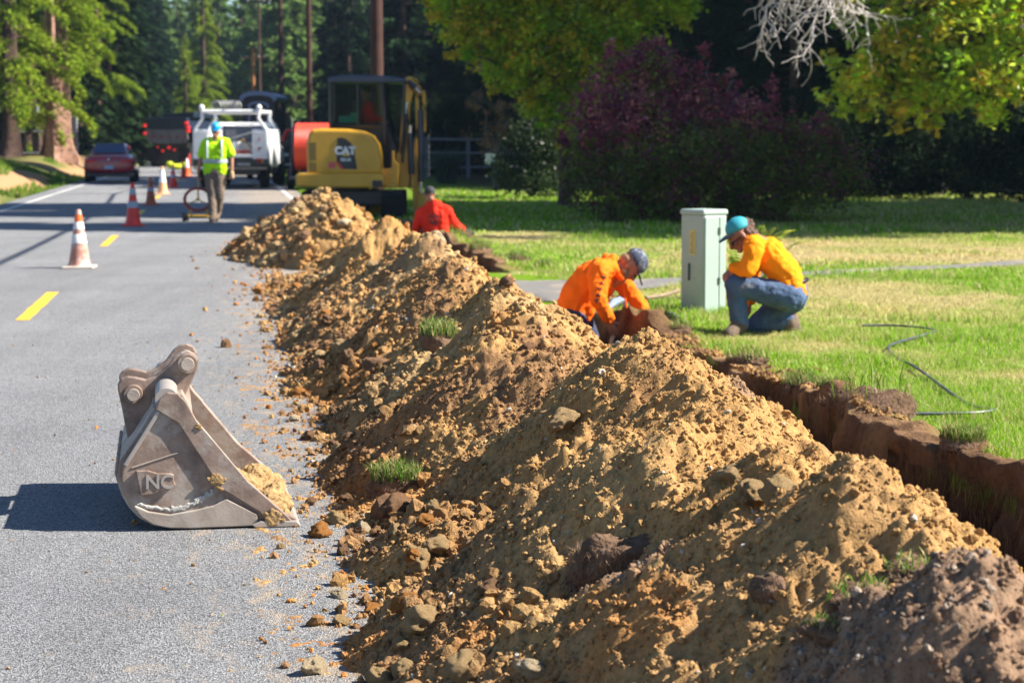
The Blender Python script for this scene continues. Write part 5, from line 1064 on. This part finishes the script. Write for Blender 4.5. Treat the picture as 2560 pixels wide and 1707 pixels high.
# red car
def car():
    q = W(273, 457, 72); t = thing('red_car', 'dark red sedan driving away in the left lane', 'car', (q.x, 72, 0), math.atan(K))
    CR = M('car_paint', (.3, .004, .022), .22, var=.04, coat=.8); CG = glass('car_window', (.01, .03, .09), .05)
    st = [(0, .62, .78, .45, .80), (.06, .66, .9, .32, .98), (.5, .8, .92, .28, 1.04), (1.1, .84, .93, .25, 1.05), (2.4, .86, .93, .24, .98), (3.4, .86, .93, .24, .96), (4.2, .8, .9, .26, .86), (4.62, .62, .74, .32, .7)]
    R = []
    for y, wt, wm, zb, zt in st:
        h = zt-zb; R.append([Vector(p) for p in ((-wm*.9, y, zb), (-wm, y, zb+h*.3), (-wm, y, zb+h*.65), (-wt, y, zt-.03), (-wt*.8, y, zt), (wt*.8, y, zt), (wt, y, zt-.03), (wm, y, zb+h*.65), (wm, y, zb+h*.3), (wm*.9, y, zb))])
    o = B().ring(R).build('body', CR, t, smooth=True); m = o.modifiers.new('s', 'SUBSURF'); m.levels = 2; m.render_levels = 2
    R = []
    for y, w, z in ((.35, .62, 1.0), (.8, .6, 1.24), (1.15, .58, 1.40), (1.7, .6, 1.45), (2.4, .6, 1.42), (3.1, .66, 1.12), (3.4, .7, .97)):
        R.append([Vector(p) for p in ((-w-.16, y, .95), (-w-.02, y, z-.06), (-w*.8, y, z), (w*.8, y, z), (w+.02, y, z-.06), (w+.16, y, .95))])
    gh = B().ring(R).build('cabin', CR, t, smooth=True); m = gh.modifiers.new('s', 'SUBSURF'); m.levels = 2; m.render_levels = 2
    B().prism([(-.60, .0), (.60, 0), (.50, .44), (-.50, .44)], 0, .01, lambda u, v, w: Vector((u, .40+v*1.36-w, 1.05+v*.80+.015))).build('rear_window', CG, gh)
    for s in (-1, 1):
        B().prism([(.9, 1.02), (1.25, 1.32), (2.3, 1.34), (2.95, 1.03)], s*.725-.01, s*.725+.01, lambda u, v, w: Vector((w-s*(v-1.02)*.28, u, v))).build('side_window', CG, gh)
        B().prism([(s*.42, .8), (s*.72, .82), (s*.86, .9), (s*.84, .74), (s*.7, .7), (s*.44, .72)], -.03, .16, lambda u, v, w: Vector((u, w+.0+max(abs(u)-.6, 0)*.3, v))).build('tail_light', REDL, t, bevel=.01)
        wheel(t, s*.8, .95, .33, .22); wheel(t, s*.8, 3.7, .33, .22)
    pl = B().box(-.16, .16, -.045, -.015, .5, .63).build('number_plate', M('number_plate', (.3, .45, .62), .5), t, bevel=.005)
    B().ell((0, -.03, .84), (.06, .02, .045)).build('round_emblem', STEEL, t, smooth=True); B().box(-.85, .85, -.02, .3, .22, .36).build('rear_bumper', BLK, t, bevel=.05)
    B().tube([(.95, 2.95, 1.0), (1.05, 2.95, 1.03)], [.06, .09], 8).build('wing_mirror', CR, t, smooth=True)
car()

# ------------------------------------------------------------------ fence, sign, posts, poles and wires
FW = M('grey_fence_wood', (.16, .17, .2), .9, var=.3, scale=8, bmp=.004, bscale=40)
def fence(label, pts, h, rails, r=.05, pr=.075):
    t = thing('rail_fence', label, 'fence', (pts[0][0], pts[0][1], 0)); o = t.location
    for i, p in enumerate(pts):
        gz = float(ground_z(np.array(p[0]+K*p[1]), np.array(p[1])))
        B().box(p[0]-o.x-pr, p[0]-o.x+pr, p[1]-o.y-pr, p[1]-o.y+pr, gz-.1, h+gz).build('post', FW, t, bevel=.01)
    for z in rails:
        B().tube([(p[0]-o.x+.02*random.random(), p[1]-o.y-pr-.03, z+.04*random.random()) for p in pts], r, 6).build('rail', FW, t, smooth=True)
random.seed(4)
fence('grey three-rail wooden fence at the back of the lawn behind the dark grass plant', [(-5.2, 80), (-3.4, 80), (-1.75, 80), (.9, 80), (3.4, 80.5), (6, 81)], 1.62, (.45, 1.0, 1.55))
fence('weathered upright board fence at the left edge under the bright conifer', [(W(-40, 380, 96).x+k*.62, 96, 0) for k in range(8)], 2.3, (.9, 1.9), pr=.14)
q = W(1227, 440, 60); t = thing('notice_board', 'small pale blue-grey board on a thin dark post in the shaded lawn', 'sign', (q.x, 60, 0))
B().tube([(.16, 0, 0), (.13, 0, 1.4)], .035, 8).build('post', BLK, t, smooth=True); B().box(-.16, .12, -.04, -.02, .78, 1.12).build('board', M('pale_board', (.3, .36, .42), .7), t, bevel=.005)
PW = M('shade_toned_pole_wood', (.055, .02, .014), .9, var=.3, scale=3); PO = M('sun_toned_pole_wood', (.5, .2, .06), .9, var=.2, scale=3)  # same pole wood twice, shade and sunlight put into the colour
def pole(x, y, h, label, m, r=.16):
    t = thing('utility_pole', label, 'utility pole', (x, y, 0), 0, 'utility poles'); B().tube([(0, 0, -.3), (0, 0, h)], [r, r*.68], 12).build('shaft', m, t, smooth=True)
    B().box(-1.1, 1.1, -.06, .06, h-.9, h-.78).build('crossarm', m, t); 
    for x_ in (-1, -.5, .5, 1): B().lathe([(.03, 0), (.05, .05), (.03, .1), (.045, .14), (.01, .16)], (x_, 0, h-.78), 8).build('insulator', WHITE, t, smooth=True)
    return Vector((x, y, h))
U = lambda u, Y: (u-1280)/F*Y
P0 = pole(RX(4.6, 1.5), 1.5, 11, 'utility pole beside the trench just outside the right picture edge', PW)
P1 = pole(U(945, 57), 57, 11, 'thick dark red-brown utility pole rising behind the excavator cab', PW, .21)
P2 = pole(U(777, 100), 100, 12, 'thin dark utility pole left of the excavator cab', PW); P3 = pole(U(707, 140), 140, 14, 'leaning thin dark utility pole right of the arched trailer', PW, .2)
P4 = pole(U(654, 185), 185, 15, 'far thin dark utility pole against the blue trees', PW); 
P5 = pole(U(638, 172), 172, 9.4, 'sunlit orange-brown utility pole above the arched trailer', PO, .19)
def wire(a, b_, sag, r, label):
    tag(B().tube([a.lerp(b_, t)-Vector((0, 0, sag*4*t*(1-t))) for t in np.linspace(0, 1, 40)], r, 6).build('overhead_cable', RUBBER, None, smooth=True), label, 'cable')
wire(Vector((P0.x, P0.y, 7.4)), Vector((P1.x, P1.y, 6.6)), .7, .045, 'thick overhead cable from the near pole to the pole behind the excavator')
wire(Vector((P1.x, P1.y, 6.6)), Vector((P2.x, P2.y, 6.6)), .6, .03, 'overhead cable between the excavator pole and the next pole')
wire(Vector((P2.x, P2.y, 6.6)), Vector((P3.x, P3.y, 6.8)), .5, .03, 'overhead cable between the two thin poles')
# ------------------------------------------------------------------ trees and shrubs
def leafquads(Pn, D, L, Wd, col, flat=.3):
    n = len(Pn); D = D/np.linalg.norm(D, axis=1)[:, None]; R = rng.normal(size=(n, 3)); R[:, 2] *= flat; S_ = np.cross(D, R); S_ /= np.linalg.norm(S_, axis=1)[:, None]+1e-9
    a = Pn; t = Pn+D*L[:, None]; m = Pn+D*(L*.45)[:, None]; s = S_*(Wd/2)[:, None]
    V = np.stack([a, m+s, t, m-s], 1).reshape(-1, 3); return V, np.arange(4*n).reshape(-1, 4), np.repeat(col, 4, 0)
def conifer(seed, H, R, base, nbr, dens, hue, leaf=(.5, .2), droop=.35, pw=.75):
    r = np.random.default_rng(seed); Ps, Ds, Ls = [], [], []; br = B()
    for k in range(nbr):
        z = base+(H-base)*(k/nbr)**1.05*r.uniform(.97, 1.03); f = (z-base)/(H-base); L_ = R*max(1-f, .01)**pw*r.uniform(.55, 1.15)+.3; a = r.uniform(0, 2*math.pi)
        d = np.array([math.cos(a), math.sin(a), .12]); n = int(dens*L_); t = r.uniform(.12, 1, n)**.8; w = L_*.16
        P_ = d*(t*L_)[:, None]+np.array([0, 0, z]); P_[:, 2] -= droop*L_*t**2; side = np.array([-d[1], d[0], 0]); P_ += side*(r.normal(size=n)*w*(1.15-t))[:, None]; P_[:, 2] += r.normal(size=n)*.10-.12*abs(r.normal(size=n))
        Ps.append(P_); dd = d+side*r.normal(size=(n, 1))*.8; dd[:, 2] = r.uniform(-1.1, .0, n); Ds.append(dd); Ls.append(np.full(n, 1.0))
        if k < nbr*.75: br.tube([(0, 0, z), tuple(d*L_*.5+np.array([0, 0, z-droop*L_*.25])), tuple(d*L_+np.array([0, 0, z-droop*L_]))], [.05, .03, .008], 4, False)
    P_ = np.concatenate(Ps); D_ = np.concatenate(Ds); n = len(P_); col = np.array([hue])*r.uniform(.55, 1.5, (n, 1))*r.uniform(.85, 1.15, (n, 3))
    V, Fq, cc = leafquads(P_, D_, r.uniform(.6, 1.3, n)*leaf[0], r.uniform(.6, 1.3, n)*leaf[1], col, .8)
    return npmesh('crown', V, Fq, cc, False), br
def trunk_b(H, r0, seed=0, flare=1.5):
    b = B(); R_ = random.Random(seed); rings = []; nn = 14; ph = [R_.uniform(0, 6.28) for _ in range(4)]
    for z in [-.3, 0, .25, .6, 1.2, 2.5, 4, 6, 9, H*.75, H]:
        fl = 1+(flare-1)*math.exp(-max(z, 0)/.5); r = r0*fl*(1-.8*max(z, 0)/H); ring = []
        for k in range(nn):
            a = 2*math.pi*k/nn; q = 1+(.10+.3*(fl-1))*math.sin(4*a+ph[0])+.06*math.sin(7*a+ph[1]+z); ring.append(Vector((r*q*math.cos(a)+.04*math.sin(z*.5+ph[2])*z*.1, r*q*math.sin(a), z)))
        rings.append(ring)
    return b.ring(rings)
def make_tree(name, label, cat, H, R, base, r0, seed, hue, nbr=46, dens=34, leaf=(.5, .2), droop=.35, group=None, bark=BARK, pw=.75):
    t = thing(name, label, cat, (0, 0, 0), 0, group); cr, br = conifer(seed, H, R, base, nbr, dens, hue, leaf, droop, pw)
    link('crown', cr, t, NEEDLE); trk = trunk_b(H, r0, seed).build('trunk', bark, t, smooth=True); br.build('branches', bark, trk, smooth=True); return t
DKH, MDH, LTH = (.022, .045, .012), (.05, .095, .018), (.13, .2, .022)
G = 'conifers of the dark forest'
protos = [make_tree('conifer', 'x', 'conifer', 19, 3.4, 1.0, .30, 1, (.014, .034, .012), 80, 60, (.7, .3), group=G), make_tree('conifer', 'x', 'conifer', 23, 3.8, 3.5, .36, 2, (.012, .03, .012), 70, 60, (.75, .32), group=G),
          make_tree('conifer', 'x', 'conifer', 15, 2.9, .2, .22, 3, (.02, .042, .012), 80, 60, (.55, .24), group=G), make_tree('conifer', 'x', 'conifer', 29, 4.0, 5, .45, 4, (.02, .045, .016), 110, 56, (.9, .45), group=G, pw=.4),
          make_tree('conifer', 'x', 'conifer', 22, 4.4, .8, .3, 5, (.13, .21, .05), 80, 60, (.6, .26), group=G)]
used = [0, 0, 0, 0, 0]; placed = []
def put(k, x, y, label, s=1, sz=1):
    t = protos[k] if not used[k] else copy_tree(protos[k]); used[k] = 1; t['label'] = label
    c = x+K*y; t.location = (x, y, float(ground_z(np.array(c), np.array(y)))-.05); t.rotation_euler = (0, 0, random.uniform(0, 6.3)); t.scale = (s, s, s*sz); placed.append((x, y)); return t
random.seed(31)
def ok(x, y, d): return all((x-a)**2+(y-b)**2 > d*d for a, b in placed)
SH = 'dark conifer of the shaded forest right of the road'; SL = 'conifer of the woods left of the road'; SE = 'far bluish conifer closing the end of the road'
# trees right of the picture whose shade falls over the road and lawn
for x, y, k, s, sz in ((14, 33.9, 3, .5, 2.0), (19, 33.7, 3, .52, 2.1), (24.5, 33.8, 3, .58, 2.1), (16, 36.5, 3, .62, 1), (21.5, 36.3, 3, .78, 1), (27, 36, 3, .92, 1), (14.5, 39.8, 3, .52, 1.9), (19.5, 39.8, 3, .55, 2.1), (25, 40, 3, .6, 2.2),
                   (15.5, 44, 3, .9, 1), (20.5, 45.3, 3, 1.0, 1), (26.5, 44, 3, 1.2, 1), (31, 41, 3, 1.2, 1), (20.5, 62, 3, .9, 1), (22, 66.5, 3, .93, 1), (26, 63, 3, 1.04, 1), (2.2, 71, 3, .85, 1), (3.5, 76, 3, .9, 1), (1.5, 82, 3, .9, 1),
                   (27, 69, 3, 1.15, 1), (32, 65, 3, 1.25, 1), (24, 74, 3, 1.0, 1), (22, 82, 3, .9, 1), (23, 95, 3, .9, 1)):
    put(k, x, y, 'tall dark conifer just beyond the right picture edge shading the lawn' if x > 10 else 'tall conifer rising behind the yellow-green maple', s, sz)
n = 0
for _ in range(6000):                       # right-hand forest
    y = random.uniform(58, 190)**1.0; x = random.uniform(-.16*y+4, .30*y+4); c = x+K*y
    lim = 13.5-4*max(0, min(1, (y-105)/60)) if y > 70 else 11
    if c < lim or (y < 84 and x < 7): continue
    if ok(x, y, 2.9 if y < 110 else 4.5): put(random.choice((0, 0, 1, 2, 2)), x, y, SH, min(random.uniform(.75, 1.05), .034*(x+9)) if 56 < y < 70 else random.uniform(.75, 1.05)); n += 1
    if n > 135: break
n = 0
for _ in range(5000):                       # left-hand woods
    y = random.uniform(88, 235); c = -random.uniform(8.5, 40); x = RX(c, y)
    if x < -.29*y-3: continue
    if ok(x, y, 4.5): put(random.choice((0, 1, 2)) if x/y > -.165 or random.random() < .85 else 4, x, y, SL, random.uniform(.85, 1.15)); n += 1
    if n > 62: break
n = 0
for _ in range(3000):
    y = random.uniform(240, 330); u = random.uniform(380, 900); x = U(u, y)
    if abs(u-590) < 16: continue
    if ok(x, y, 5): put(4, x, y, SE, random.uniform(.9, 1.15)); n += 1
    if n > 60: break
n = 0
for _ in range(4000):
    y = random.uniform(195, 300); u = random.uniform(640, 2700); x = U(u, y)
    if ok(x, y, 5.5): put(random.choice((0, 1, 2)) if u > 800 else 4, x, y, 'dark conifer far back in the forest behind the fence', random.uniform(1.0, 1.3)); n += 1
    if n > 70: break
n = 0
for _ in range(4000):
    y = random.uniform(112, 235); c = -random.uniform(6.6, 11); x = RX(c, y)
    if ok(x, y, 4.2): put(random.choice((0, 2, 2)), x, y, 'dark shaded conifer standing close to the left road edge', random.uniform(.8, 1.05)); n += 1
    if n > 24: break
# lit trees standing forward of the woods
lit = [make_tree('cedar', 'big red-barked cedar with sunlit drooping foliage left of the road', 'cedar', 24, 3.3, 5.2, .62, 11, (.2, .29, .02), 80, 220, (.24, .075), .55, None, RBARK),
       make_tree('cedar', 'bright yellow-green cedar hanging over the left picture edge', 'cedar', 22, 3.6, 2.2, .4, 12, (.2, .28, .02), 90, 210, (.24, .075), .55, None, BARK)]
lit[0].location = (U(152, 94), 94, .75); lit[1].location = (U(35, 90), 90, .75)
def cedar(i, u, y, label, s, z=.6):
    t = copy_tree(lit[i]); t.location = (U(u, y), y, z); t.scale = (s,)*3; t.rotation_euler = (0, 0, u*.7); t['label'] = label
cedar(0, 246, 120, 'cedar with tall dark trunk between the big cedar and the road', .8); 
cedar(1, 95, 104, 'sunlit cedar behind and left of the big red-barked one', 1.0); cedar(1, 515, 185, 'pale green sunlit tree at the left side of the road gap', .8); cedar(1, 470, 170, 'yellow-green low tree above the dump truck', .45)
put(4, U(738, 200), 200, 'pale green sunlit conifer between the two thin poles', 1.1); put(4, U(745, 212), 212, 'pale green sunlit conifer behind the one between the thin poles', 1.2)
for x, h, r in ((1, 14, .17), (2, 16, .14)):
    t = thing('bare_trunk', 'slim reddish trunk leaning beside the big cedar, %s one' % ('inner' if x == 1 else 'outer'), 'tree trunk', (U(128+13*(x == 1), 92), 92, .7)); trunk_b(h, r, x, 1.3).build('trunk', RBARK, t, smooth=True)

# broad-leaved trees and shrubs: clumps of leaves around limb ends
def leafy(t, seed, blobs, hues, L, n, mat=LEAF, wr=.55, part='foliage', down=-.3):
    r = np.random.default_rng(seed); Ps, Cs = [], []
    for (c, rad) in blobs:
        rad = np.array(rad, float); m = int(n*rad[0]*rad[1]*rad[2]**.5); k = max(6, m//26)
        q = r.normal(size=(k, 3)); q /= np.linalg.norm(q, axis=1)[:, None]; q *= r.uniform(.45, 1.05, (k, 1)); cl = q*rad+np.array(c)
        i = r.integers(0, k, m); P_ = cl[i]+r.normal(size=(m, 3))*rad.min()*.17; Ps.append(P_); hc = r.random(k); h = np.array(hues)[np.minimum((hc*len(hues)).astype(int), len(hues)-1)]; Cs.append(h[i]*r.uniform(.6, 1.4, (m, 1))*r.uniform(.85, 1.15, (m, 3)))
    P_ = np.concatenate(Ps); C_ = np.concatenate(Cs); m = len(P_); D_ = r.normal(size=(m, 3)); D_[:, 2] = D_[:, 2]*.6+down
    V, Fq, cc = leafquads(P_, D_, r.uniform(.6, 1.3, m)*L, r.uniform(.6, 1.3, m)*L*wr, C_, 1.0); link(part, npmesh(part, V, Fq, cc, False), t, mat)
def limbs_to(t, root, ends, r0, mat, name='limbs', seed=0, twist=.12):
    b = B(); R_ = random.Random(seed)
    for e in ends:
        e = Vector(e); s0 = Vector(root); L_ = (e-s0).length; pts = [s0.lerp(e, k/8)+Vector((R_.gauss(0, twist*L_*.3), R_.gauss(0, twist*L_*.3), R_.gauss(0, twist*L_*.2)+.12*L_*math.sin(math.pi*k/8)))*(0 if k in (0,) else 1) for k in range(9)]
        b.tube(pts, [r0*(1-.85*k/8)+.006 for k in range(9)], 6)
    return b.build(name, mat, t, smooth=True)
GBK = M('grey_bark', (.2, .17, .16), .9, var=.3, bmp=.01, bscale=20)
PX = lambda u, v, Y: tuple(W(u, v, Y))
def blobs_px(lst, org): return [((W(u, v, Y)-org)[:], (ru/F*Y, dy, rv/F*Y)) for u, v, Y, ru, rv, dy in lst]
o = Vector((U(1412, 46), 46, 0)); t = thing('maple_tree', 'yellow-green maple with wide low crown behind the purple shrub', 'tree', o)
bl = blobs_px([(1180, 60, 45, 90, 60, 1), (1110, 30, 45, 60, 40, .8), (1290, 70, 45, 130, 90, 1.3), (1250, 140, 45.5, 110, 60, 1), (1400, 60, 45, 140, 110, 1.4), (1380, 180, 45, 110, 90, 1.2), (1440, 240, 44.5, 60, 60, .7), (1540, 50, 45, 120, 90, 1.3), (1520, 160, 45, 70, 80, 1),
               (1650, 10, 45, 110, 60, 1.2), (1200, 110, 44.6, 60, 30, .6), (1150, 130, 44.7, 60, 22, .5), (1260, 200, 44.5, 60, 30, .6), (1340, 250, 44.5, 60, 40, .7), (1400, 290, 44.5, 60, 50, .7), (1470, 190, 44.4, 70, 70, .8), (1360, 120, 44, 90, 60, .9), (1300, -100, 45, 200, 100, 2.2), (1550, -120, 45, 200, 110, 2.2), (1420, -260, 45, 220, 110, 2.2), (1320, 190, 45.5, 70, 40, .8), (1430, 330, 44.6, 45, 60, .5), (1230, -60, 45, 110, 60, 1.4), (1200, 0, 45, 130, 60, 1.2)], o)
leafy(t, 5, bl, [(.42, .56, .012), (.5, .56, .015), (.26, .45, .012), (.65, .5, .02)], .15, 1500)
trunk_b(5.5, .14, 9, 1.2).build('trunk', BARK, t, smooth=True); limbs_to(t, (0, 0, 2.2), [b_[0] for b_ in bl], .07, GBK)
o = Vector((U(1790, 38.5), 38.5, 0)); t = thing('purple_shrub', 'large wine-red and green smoke bush behind the two workers', 'shrub', o)
bl = blobs_px([(1560, 210, 38.5, 90, 70, .9), (1640, 180, 38.5, 90, 70, .9), (1500, 300, 38, 90, 90, .9), (1600, 310, 37.5, 120, 90, 1.1), (1740, 250, 38.5, 90, 80, 1), (1755, 150, 38.8, 22, 60, .3), (1850, 310, 38, 100, 80, 1), (1925, 240, 38.5, 28, 60, .4), (1880, 270, 38.2, 50, 30, .5), (1990, 350, 38.5, 80, 50, 1), (1450, 350, 37.4, 90, 26, .6), (1600, 355, 36.8, 60, 25, .4), (1540, 130, 38.6, 26, 40, .3), (1830, 200, 38.6, 40, 22, .3), (2060, 330, 38.6, 40, 40, .5), (1650, 120, 38.8, 40, 30, .4)], o)
leafy(t, 6, bl, [(.30, .05, .09), (.36, .08, .10), (.18, .03, .08), (.6, .22, .2), (.2, .22, .03), (.26, .05, .1)], .10, 4300, down=-.05)
bl2 = blobs_px([(1480, 440, 37.5, 80, 90, .8), (1590, 430, 37, 110, 100, 1), (1700, 420, 36.8, 120, 110, 1.1), (1830, 430, 37, 120, 110, 1.1), (1960, 430, 37.5, 120, 110, 1.1), (2080, 420, 38.2, 100, 110, 1), (1560, 520, 36.9, 90, 50, .8), (1720, 520, 36.6, 110, 55, .8), (1900, 510, 37, 120, 60, .8)], o)
leafy(t, 7, bl2, [(.12, .17, .02), (.18, .21, .02), (.07, .11, .015), (.2, .05, .08)], .09, 5200, part='lower_foliage')
limbs_to(t, (0, 0, .1), [b_[0] for b_ in bl], .05, GBK, seed=3)
# right-hand tree with glossy leaves and the dead lichen-grey limb
o = Vector((9.4, 32.2, 0)); t = thing('leafy_tree', 'tree with glossy sunlit yellow-green leaves hanging in at upper right', 'tree', o)
bl = blobs_px([(2140, 180, 31.4, 90, 70, .9), (2230, 120, 31.4, 110, 90, 1.1), (2250, 230, 31.7, 130, 70, 1.1), (2340, 170, 31.0, 130, 90, 1.2), (2420, 80, 31.0, 130, 100, 1.2), (2450, 210, 31.0, 120, 80, 1.1), (2540, 140, 31.0, 130, 120, 1.2), (2530, 260, 31.0, 90, 60, .9), (2330, 30, 31.4, 140, 90, 1.3), (2180, 40, 31.7, 90, 70, 1),
               (2110, 250, 31.8, 70, 50, .8), (2300, 290, 31.7, 110, 45, .8), (2600, 30, 31.4, 160, 120, 1.4), (2450, -80, 31.4, 200, 120, 1.6), (2680, 200, 31.7, 120, 120, 1.2), (2250, -60, 31.7, 130, 80, 1.3), (2700, -100, 32, 200, 130, 1.6)], o)
leafy(t, 8, bl, [(.32, .46, .02), (.46, .55, .05), (.16, .28, .015), (.42, .36, .03)], .15, 1050, wr=.6)
trunk_b(7.5, .2, 4, 1.3).build('trunk', BARK, t, smooth=True); limbs_to(t, (0, 0, 2.6), [b_[0] for b_ in bl], .08, GBK, seed=7)
LCH = M('lichen_grey_twigs', (.5, .46, .44), .9, var=.15)
b = B(); R_ = random.Random(77); root = W(2080, -220, 30.5)-o
def twig(p, d, L_, r, lev):
    pts = [p]; n = 7
    for k in range(n):
        d = (d+Vector((R_.gauss(0, .28), R_.gauss(0, .2), R_.gauss(-.07, .2)))).normalized(); pts.append(pts[-1]+d*L_/n)
    b.tube(pts, [max(r*(1-.8*k/n), .005) for k in range(n+1)], 5, False)
    if lev:
        for k in range(2, n+1):
            for _ in range(R_.choice((1, 2, 2)) if lev > 1 else 1):
                dd = (d+Vector((R_.gauss(0, .9), R_.gauss(0, .5), R_.gauss(-.15, .6)))).normalized(); twig(pts[k], dd, L_*R_.uniform(.28, .5), r*.55, lev-1)
for (u, v) in ((1960, 50), (2010, 70), (2050, 30), (1940, 0), (2090, 20), (2010, 20)):
    e = W(u, v, 30.5+R_.uniform(-.4, .4))-o; d = (e-root); twig(root, d.normalized(), d.length, .03, 2)
b.tube([root, Vector((-1.5, -1, 6.0)), Vector((0, 0, 5.2))], [.06, .08, .1], 8); b.build('dead_limb', LCH, t, smooth=True)
# small plants at the back
def shrub(name, label, cat, u, Y, blobs, hues, L, n, mat=None):
    o = Vector((U(u, Y), Y, 0)); t = thing(name, label, cat, o); bl = blobs_px([(a, b_, Y, c_, d, e) for a, b_, c_, d, e in blobs], o); leafy(t, int(u), bl, hues, L, n, mat or LEAF); limbs_to(t, (0, 0, 0), [q[0] for q in bl], .035, GBK); return t
shrub('brown_shrub', 'small shrub with tan seed heads left of the maple', 'shrub', 1240, 62, [(1200, 255, 40, 25, .5), (1260, 275, 50, 25, .6), (1290, 330, 50, 40, .6), (1230, 350, 60, 50, .6)], [(.3, .17, .08), (.2, .12, .06), (.04, .06, .02)], .11, 2600)
shrub('dark_bush', 'dark evergreen bush at the foot of the maple', 'bush', 1330, 52, [(1290, 430, 70, 60, 1), (1370, 420, 70, 80, 1), (1330, 350, 80, 60, 1), (1400, 300, 60, 60, .8)], [(.025, .045, .015), (.04, .065, .02)], .12, 3000)
for k, (u, Y, h) in enumerate(((2200, 52, 130), (2350, 55, 150), (2500, 51, 140), (2640, 48, 150), (2060, 58, 160), (2420, 64, 190), (2600, 66, 200), (2240, 68, 190), (1920, 62, 150))):
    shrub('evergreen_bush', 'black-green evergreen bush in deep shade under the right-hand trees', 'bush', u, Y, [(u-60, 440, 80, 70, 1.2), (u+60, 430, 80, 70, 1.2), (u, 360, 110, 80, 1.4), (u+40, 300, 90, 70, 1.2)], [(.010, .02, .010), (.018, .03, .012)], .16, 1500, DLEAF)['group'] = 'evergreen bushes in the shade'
for k in range(9): 
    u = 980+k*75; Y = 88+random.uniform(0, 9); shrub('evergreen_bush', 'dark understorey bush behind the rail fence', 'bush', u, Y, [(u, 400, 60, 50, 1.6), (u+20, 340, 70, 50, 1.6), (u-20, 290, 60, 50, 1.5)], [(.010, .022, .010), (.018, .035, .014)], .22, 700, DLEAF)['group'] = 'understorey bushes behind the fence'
for k in range(7): 
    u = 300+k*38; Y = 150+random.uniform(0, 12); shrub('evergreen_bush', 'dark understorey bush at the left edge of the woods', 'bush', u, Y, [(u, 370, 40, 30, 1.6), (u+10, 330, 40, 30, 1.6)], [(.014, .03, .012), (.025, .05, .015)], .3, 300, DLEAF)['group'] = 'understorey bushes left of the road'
q = (U(1118, 70), 70, 0); t = thing('grass_plant', 'clump of long arching dark blue-green leaves before the fence', 'ornamental grass', q)
n = 900; a = rng.uniform(0, 6.28, n); P_ = np.stack([.3*np.cos(a)*rng.random(n), .3*np.sin(a)*rng.random(n), 0*a], 1); blades('leaf_blades', P_, rng.uniform(.7, 1.35, n), np.full(n, .035), np.array([[.05, .1, .07]])*rng.uniform(.5, 1.5, (n, 1)), BLADE, t, lean=.9)

# ------------------------------------------------------------------ the air between here and the far trees
hb = B().box(-140, 140, -3, 420, -2, 42).build('haze', None); tag(hb, 'thin bluish haze in the air along the road', 'haze', kind='stuff')
hm = bpy.data.materials.new('haze'); hm.use_nodes = True; hn = hm.node_tree.nodes; hn.clear(); v = hn.new('ShaderNodeVolumePrincipled'); ho = hn.new('ShaderNodeOutputMaterial')
v.inputs['Density'].default_value = .0002; v.inputs['Color'].default_value = (.55, .75, 1, 1); v.inputs['Anisotropy'].default_value = .2
hm.node_tree.links.new(v.outputs[0], ho.inputs['Volume']); hb.data.materials.append(hm)
